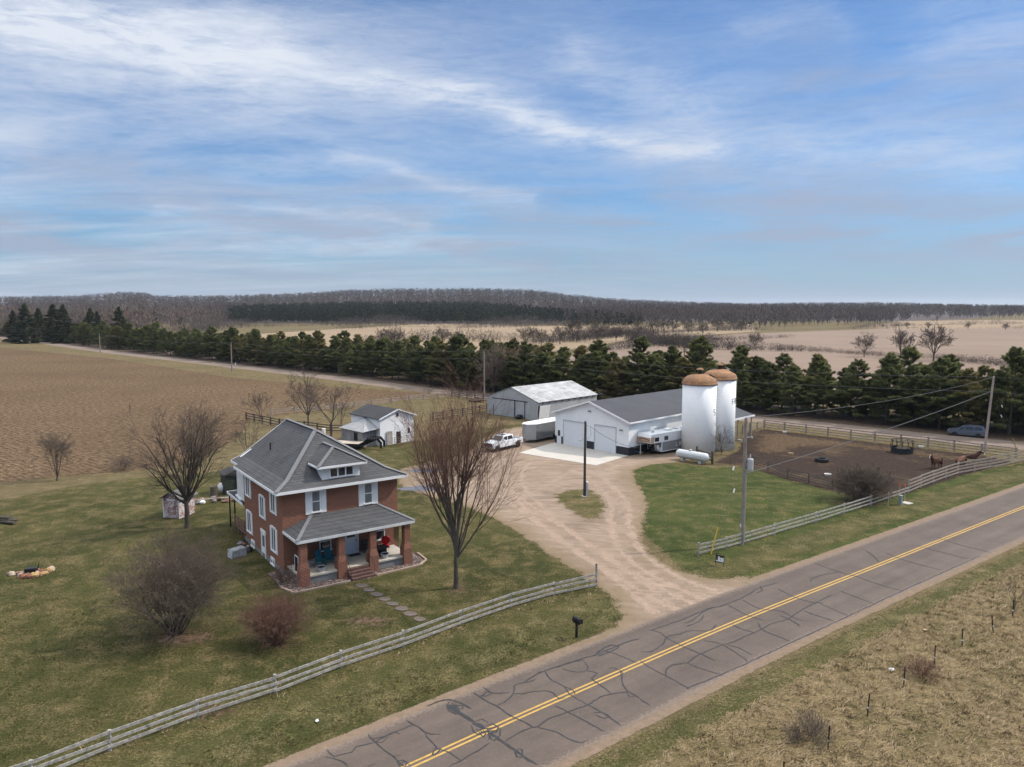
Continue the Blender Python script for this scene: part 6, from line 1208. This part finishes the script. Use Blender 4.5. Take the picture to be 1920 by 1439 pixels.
# horses: one skinned body each
m_horse=simple('chestnut_coat',(.105,.042,.020),.7,0,.25,1.5); m_horsed=simple('dark_mane',(.030,.015,.010),.8,0,.2); m_horse2=simple('dark_bay_coat',(.065,.028,.017),.7,0,.25,1.5)
def horse(label,loc,rz,mat,neck=1.0,graze=False,turn=0.0):
    t=thing('horse',label,'horse',loc,rz); V=[];E=[];Rr=[]
    def add(p,r,par=None): V.append(p);Rr.append(r); (E.append((par,len(V)-1)) if par is not None else None); return len(V)-1
    hip=add((-.55,0,1.15),(.27,.29)); mid=add((.0,0,1.10),(.28,.31),hip); sh_=add((.48,0,1.14),(.24,.30),mid)
    n1=add((.78,.0,1.38),(.13,.19),sh_); 
    if graze: n2=add((1.10,turn*.3,1.10),(.10,.14),n1); hd=add((1.30,turn*.4,.78),(.10,.13),n2); mz=add((1.42,turn*.5,.42),(.07,.075),hd)
    else: n2=add((1.0,turn*.2,1.68),(.09,.14),n1); hd=add((1.10,turn*.25,1.82),(.10,.12),n2); mz=add((1.42,turn*.5,1.52),(.065,.075),hd)
    for s_ in (-1,1):
        a=add((.50,s_*.17,.80),(.10,.12),sh_); b_=add((.50,s_*.17,.45),(.055,.06),a); c=add((.50,s_*.17,.12),(.045,.045),b_); add((.55,s_*.17,.02),(.06,.06),c)
        a=add((-.62,s_*.18,.85),(.13,.17),hip); b_=add((-.50,s_*.18,.66),(.08,.09),a); c=add((-.68,s_*.18,.46),(.055,.06),b_); d=add((-.66,s_*.18,.14),(.045,.045),c); add((-.61,s_*.18,.02),(.06,.06),d)
    me=bpy.data.meshes.new('body'); me.from_pydata(V,E,[]); me.materials.append(mat); o=bpy.data.objects.new('body',me); COL.objects.link(o); o.parent=t
    sk=o.modifiers.new('skin','SKIN'); o.modifiers.new('sub','SUBSURF').levels=1; o.modifiers['sub'].render_levels=1
    for i,sv_ in enumerate(me.skin_vertices[0].data): sv_.radius=(Rr[i][0]*1.28,Rr[i][1]*1.28); sv_.use_root=(i==0)
    hp,mp=Vector(V[hd]),Vector(V[mz]); n_=(mp-hp).normalized(); up=n_.cross(Vector((0,1,0))); up=up if up.z>0 else -up
    b=MB(); b.beam(hp.lerp(mp,.1)+up*.085,mp+up*.055,.10,.035); b.beam(mp+n_*.04+up*.02,mp+n_*.075-up*.03,.10,.08); b.build('blaze',simple('white_blaze',(.68,.65,.6),.7),t)
    b=MB(); 
    for s_ in (-1,1): b.tube([hp+Vector((-.03,s_*.06,.06)),hp+Vector((-.05,s_*.075,.20))],[.035,.008],5)
    b.build('ear',mat,t); b=MB(); b.beam(Vector(V[n1])+Vector((-.12,0,.17)),Vector(V[n2])+Vector((-.09,0,.10)),.05,.14); b.build('mane',m_horsed,t); b=MB(); b.tube([(-.80,0,1.25),(-.92,0,1.05),(-.95,0,.6),(-.92,0,.40)],[.05,.09,.08,.02],7); b.build('tail',m_horsed,t)
h1=at(1755,879); horse('chestnut horse with a white face standing side on in the mud',(*h1,0),R(200),m_horse,turn=.5)
h2=at(1800,878); horse('lighter chestnut horse behind the fence with its head to the right',(*h2,0),R(30),m_horse,graze=True)
h3=at(1815,875); horse('dark bay horse with a white face looking right over the fence',(h3[0]+1.0,h3[1]+1.2,0),R(-25),m_horse2,turn=-.35)
# ------------------------------------------------------------------ porch furniture (house frame)
def on_porch(name,label,cat,x,y,rz=0,z=None,group=None): return thing(name,label,cat,(*H2W(x,y),FZ if z is None else z),HA+rz,group)
m_teal=simple('teal_plastic',(.012,.13,.165),.5,0,.1)
def adirondack(label,x,y,rz):
    t=on_porch('garden_chair',label,'chair',x,y,rz,group='teal garden chairs on the porch'); b=MB(); b.hexa([(-.27,-.28,.36),(.27,-.28,.36),(.25,.25,.24),(-.25,.25,.24),(-.27,-.28,.40),(.27,-.28,.40),(.25,.25,.28),(-.25,.25,.28)]); b.build('seat',m_teal,t)
    for k in range(5): x0=-.25+.1*k; b=MB(); b.hexa([(x0+.005,.20,.26),(x0+.095,.20,.26),(x0+.095,.23,.26),(x0+.005,.23,.26),(x0+.0,.50,1.02+.04*(2-abs(k-2))),(x0+.1,.50,1.02+.04*(2-abs(k-2))),(x0+.1,.53,1.02+.04*(2-abs(k-2))),(x0+.0,.53,1.02+.04*(2-abs(k-2)))]); b.build('back_slat',m_teal,t)
    for s_ in (-1,1):
        b=MB(); b.box(s_*.30-.05,s_*.30+.05,-.32,.36,.54,.57); b.build('armrest',m_teal,t); b=MB(); b.box(s_*.30-.02,s_*.30+.02,-.28,-.18,0,.54); b.build('leg',m_teal,t); b=MB(); b.box(s_*.28-.02,s_*.28+.02,.22,.32,0,.54); b.build('leg',m_teal,t)
adirondack('left one of the two teal garden chairs on the porch',-2.35,-1.35,.05); adirondack('right one of the two teal garden chairs, next to the brick pillar',-1.65,-1.25,-.1)
t=on_porch('lounge_chair','grey reclined folding lounge chair at the left end of the porch','chair',-3.3,-1.2,R(55)); mg=simple('grey_sling',(.17,.165,.155),.8,0,.15,5)
b=MB(); b.hexa([(-.26,-.55,.30),(.26,-.55,.30),(.26,.20,.34),(-.26,.20,.34),(-.26,-.55,.33),(.26,-.55,.33),(.26,.20,.37),(-.26,.20,.37)]); b.build('seat',mg,t); b=MB(); b.hexa([(-.26,.20,.34),(.26,.20,.34),(.26,.23,.34),(-.26,.23,.34),(-.26,.75,.98),(.26,.75,.98),(.26,.78,.98),(-.26,.78,.98)]); b.build('backrest',mg,t)
for s_ in (-1,1): b=MB(); b.tube([(s_*.28,-.6,.0),(s_*.28,.1,.5),(s_*.28,.5,.75)],.018,6); b.build('leg',m_pgrey,t); b=MB(); b.tube([(s_*.29,.45,.0),(s_*.29,-.1,.45),(s_*.29,-.5,.55)],.018,6); b.build('leg',m_pgrey,t)
t=on_porch('round_chair','bright red round backed chair behind the black fire table','chair',3.2,-1.0,-.38); mr=simple('red_plastic',(.42,.006,.014),.4,0,.06); b=MB(); b.lathe([(.0,0),(.34,.0),(.36,.03),(.34,.05),(0,.05)],(0,.22,.78),22,'y'); b.build('backrest',mr,t); b=MB(); b.lathe([(0,.40),(.28,.40),(.30,.43),(0,.45)],n=18); b.build('seat',mr,t)
for a in (.6,2.5,3.9,5.5): MB().tube([(.2*math.cos(a),.2*math.sin(a),.42),(.27*math.cos(a),.27*math.sin(a),0)],.018,5).build('leg',m_pgrey,t)
t=on_porch('fire_table','black square fire table on the right half of the porch','table',2.45,-1.75,.1); MB().box(-.30,.30,-.30,.30,.0,.60).build('base',m_black,t); MB().box(-.52,.52,-.45,.45,.60,.66).build('top',simple('dark_stone_top',(.05,.055,.055),.4),t); b=MB(); b.lathe([(.05,.66),(.05,.85),(.02,.9),(.02,1.0),(0,1.0)],(-.32,.1,0),8); tag(b.build('bottle',m_black,None,(*H2W(2.45,-1.75),FZ),HA+.1),'dark bottle standing on the black fire table','bottle')
t=on_porch('bench','dark wooden bench against the brick wall right of the white door','bench',1.95,-.45,0); b=MB(); b.box(-.5,.5,-.25,.2,.40,.45); b.build('seat',m_poledk,t); b=MB(); b.box(-.5,.5,.18,.23,.45,.95); b.build('backrest',m_poledk,t)
for x in (-.46,.46):
    for y in (-.2,.15): MB().box(x-.03,x+.03,y-.03,y+.03,0,.4).build('leg',m_poledk,t)
for i,(x,y) in enumerate(((-2.75,-2.55),(2.35,-2.55))):
    b=MB(); b.lathe([(0,.0),(.24,.0),(.32,.36),(.335,.37),(.30,.36),(.23,.04),(0,.04)],n=20); t=on_porch('washtub',['galvanised washtub at the porch edge in the left bay','galvanised washtub at the porch edge in front of the fire table'][i],'tub',x,y); b.build('basin',simple('zinc_tub',(.42,.44,.47),.45,.5,.12,5),t); b=MB(); b.lathe([(0,.30),(.30,.30)],n=16); b.build('soil',simple('potting_soil',(.03,.022,.016),.95),t)
    for s_ in (-1,1): MB().tube([(s_*.32,-.08,.30),(s_*.38,0,.31),(s_*.32,.08,.30)],.012,5).build('handle',m_steel,t)
t=on_porch('screen_frame','white framed dark window screen leaning at the left end of the porch','screen',-4.32,-1.75,R(-90)); b=MB()
for x in (-.38,.34): b.box(x,x+.04,-.02,.02,0,1.25)
b.box(-.34,.34,-.02,.02,0,.05); b.box(-.34,.34,-.02,.02,1.2,1.25); b.build('frame',m_trim,t); MB().box(-.34,.34,-.006,.006,.05,1.2).build('mesh',m_dark,t)
t=on_porch('door_mat','dark mat before the white front door','mat',.69,-.55,0); MB().box(-.45,.45,-.3,.3,.0,.015).build('pile',m_poledk,t)
t=on_porch('flower_basket','bundle of pale pots between the third pillar and the fire table','pots',1.75,-1.5,0)
for i in range(4): q_=random.Random(i); MB().lathe([(0,0),(.10,0),(.14,.2),(0,.2)],(q_.uniform(-.25,.2),q_.uniform(-.2,.2),0),10).build('pot',[simple('clay_pot',(.28,.12,.075),.8),m_white][i%2],t)
t=on_porch('porch_banner','tan fabric panel hanging beside the right end pillar of the porch','banner',3.62,-1.9,0); MB().box(-.02,.02,-.6,.3,1.0,2.55).build('fabric',simple('tan_fabric',(.48,.35,.17),.8,0,.15,3),t); MB().tube([(0,-.65,2.6),(0,.35,2.6)],.02,6).build('rod',m_black,t)
# ------------------------------------------------------------------ yard bits at left
ac=thing('tarped_crate','grey tarp covered crate on the lawn by the basement side of the house','crate',(*at(446,1043),0),HA+.2); b=MB(); b.hexa([(-.62,-.42,0),(.62,-.42,0),(.62,.42,0),(-.62,.42,0),(-.52,-.34,.62),(.55,-.36,.70),(.50,.34,.74),(-.50,.36,.66)]); b.build('tarp',simple('grey_tarp',(.27,.28,.285),.5,0,.25,3,.4,8),ac,bevel=.06); b=MB(); b.obox((-.63,0,.33),(.05,.8,.66),0,0,.1); b.build('end_board',simple('pale_board',(.40,.41,.42),.7),ac)
t=thing('junk_heap','dark heap of odds and ends along the house foundation','heap',(*H2W(-5.3,8.2),0),HA)
for i in range(7): q_=random.Random(40+i); b=MB(); b.lump((q_.uniform(-.3,.3),-1.2+.42*i,.10),(.28,.26,.18+.1*q_.random()),i); b.build('lump',[m_black,m_wood,m_greyst][i%3],t)
fpit=thing('fire_pit','burnt out fire pit with stones and black grate on the left lawn','fire pit',(*at(63,1077),0),.1); q_=random.Random(9)
for i in range(26):
    a=q_.uniform(0,2*PI); rr_=q_.uniform(.7,1.25) if i<18 else q_.uniform(.1,.7); b=MB(); k=q_.uniform(.10,.24); b.lump((1.3*rr_*math.cos(a),.85*rr_*math.sin(a),k*.6),(k*1.5,k*1.2,k*1.05),i+200); b.build('stone',[simple('pale_stone',(.42,.32,.25),.9,0,.15,5),simple('brick_stone',(.26,.11,.07),.9,0,.2,5),simple('tan_stone',(.40,.26,.12),.9,0,.2,5)][i%3],fpit)
b=MB(); b.obox((-.15,0,.34),(.75,.5,.28),.1,0,.05); b.tube([(.25,.2,.4),(.35,.2,.85)],.03,5); b.tube([(-.5,-.2,.45),(.3,-.2,.5)],.03,5); b.build('grate',m_black,fpit); b=MB(); b.lump((0,0,.02),(1.15,.75,.07),77,.2,14); b.build('ash',simple('ash',(.085,.066,.052),.95,0,.4,5),fpit)
lg=thing('log_heap','pile of grey logs and brush at the left edge of the lawn','log pile',(*at(12,982),0),0)
for i in range(6): q_=random.Random(60+i); a=q_.uniform(-.7,.3); c0=Vector((q_.uniform(-1,1),q_.uniform(-.3,.3),.18+.16*(i%3))); d0=Vector((math.cos(a),math.sin(a),.05))*q_.uniform(.6,1.1); MB().tube([c0-d0,c0+d0],q_.uniform(.10,.19),9).build('log',m_bark,lg)
rb=thing('rubble_heap','long low heap of stones and boards behind the yard tree','heap',(*at(412,940),0),.25)
for i in range(16): q_=random.Random(90+i); b=MB(); b.lump((q_.uniform(-3.2,3.6),q_.uniform(-.8,.8),.12),(q_.uniform(.2,.6),q_.uniform(.2,.4),q_.uniform(.12,.34)),i); b.build('stone',[m_greyst,simple('tan_rubble',(.22,.16,.12),.95,0,.2,3),m_wood][i%3],rb)
for i in range(5): q_=random.Random(30+i); c0=Vector((q_.uniform(-2,3),q_.uniform(-.5,.5),.35)); d0=Vector((1.3,q_.uniform(-.3,.3),q_.uniform(-.05,.1))); MB().beam(c0-d0,c0+d0,.15,.04).build('board',m_rail,rb)
b=MB(); b.lathe([(.42,-.1),(.36,.5),(.34,1.05),(0,1.07)],n=12); tag(b.build('tree_stump',m_bark,None,(*at(401,931),0)),'dark upright tree stump behind the rubble heap','stump')
b=MB(); b.lump((0,0,.55),(.62,.55,.62),5,.12,12); tag(b.build('white_sack',m_white,None,(*at(420,924),0),smooth=True),'big white sack standing left of the rear porch roof','sack')
b=MB(); b.lump((0,0,.16),(.45,.3,.2),6,.2); tag(b.build('white_bag',m_white,None,(*at(378,945),0)),'small white bag lying on the rubble heap','bag')
hut=thing('slatted_hut','dark green slatted hut partly hidden behind the house corner','hut',(*at(437,924),0),HA+R(2)); mgr=simple('dark_green_boards',(.055,.065,.045),.8,0,.2,3)
hb=MB(); hb.box(-1.0,1.0,-.9,.9,-.1,2.2); hb.build('wall',mgr,hut); b=MB()
for k in range(8): b.box(-1.02,1.02,-.93,-.90,0.15+.25*k,.21+.25*k); b.box(-1.03,-1.0,-.92,.92,0.15+.25*k,.21+.25*k)
b.build('slats',m_black,hut); MB().box(.0,.85,-.95,-.92,.5,2.0).build('opening',m_dark,hut); b=MB(); b.prism([(-1.2,2.2),(1.2,2.2),(0,2.7)],'y',-1.1,1.1); b.build('roof',m_shing2,hut)
# odds by the workshop and pool of wood scraps
t=thing('jug_and_bag','white jug with a dark blue sack at the right corner of the workshop','bag',(*at(1181,853),0),.3); b=MB(); b.lathe([(0,0),(.24,0),(.26,.1),(.26,.5),(.12,.66),(.08,.75),(0,.75)],n=14); b.build('jug',m_white,t); b=MB(); b.lump((.85,.15,.25),(.6,.3,.28),3,.2); b.build('sack',simple('navy_sack',(.02,.032,.055),.7),t); b=MB(); b.lump((1.7,.3,.15),(.5,.3,.2),8,.3); b.build('scrap',simple('tan_scrap',(.32,.22,.13),.9),t)
t=thing('dark_bucket_pile','small dark heap at the foot of the metal barn doors','heap',(*at(974,786),0)); b=MB(); b.lump((0,0,.35),(.8,.5,.45),12,.25); b.build('lump',m_black,t)
b=MB(); b.lump((0,0,.25),(1.6,.8,.5),15,.35,12); tag(b.build('brush_heap',m_bark,None,(*at(893,754),0)),'small dark brush heap by the board fence near the pale pole','heap')
# litter on the grass
for i,(x,y,lab) in enumerate(((594,1354,'white scrap of paper on the grass between fence and road'),(1671,1257,'white crumpled scrap on the near verge left of a metal post'),(1735,1183,'tan scrap on the near verge below the paved road'))):
    b=MB(); b.lump((0,0,.05),(.10,.09,.07) if i==0 else (.17,.12,.08),i+5,.35,7); tag(b.build('litter',m_white if i<2 else mt,None,(*at(x,y),0)),lab,'litter')
b=MB(); b.lathe([(0,0),(.28,0),(.3,.4),(.28,.85),(0,.88)],n=14); tag(b.build('white_barrel',m_white,None,(*at(607,814),0)),'white barrel in the grass behind the farmhouse roof ridge','barrel')
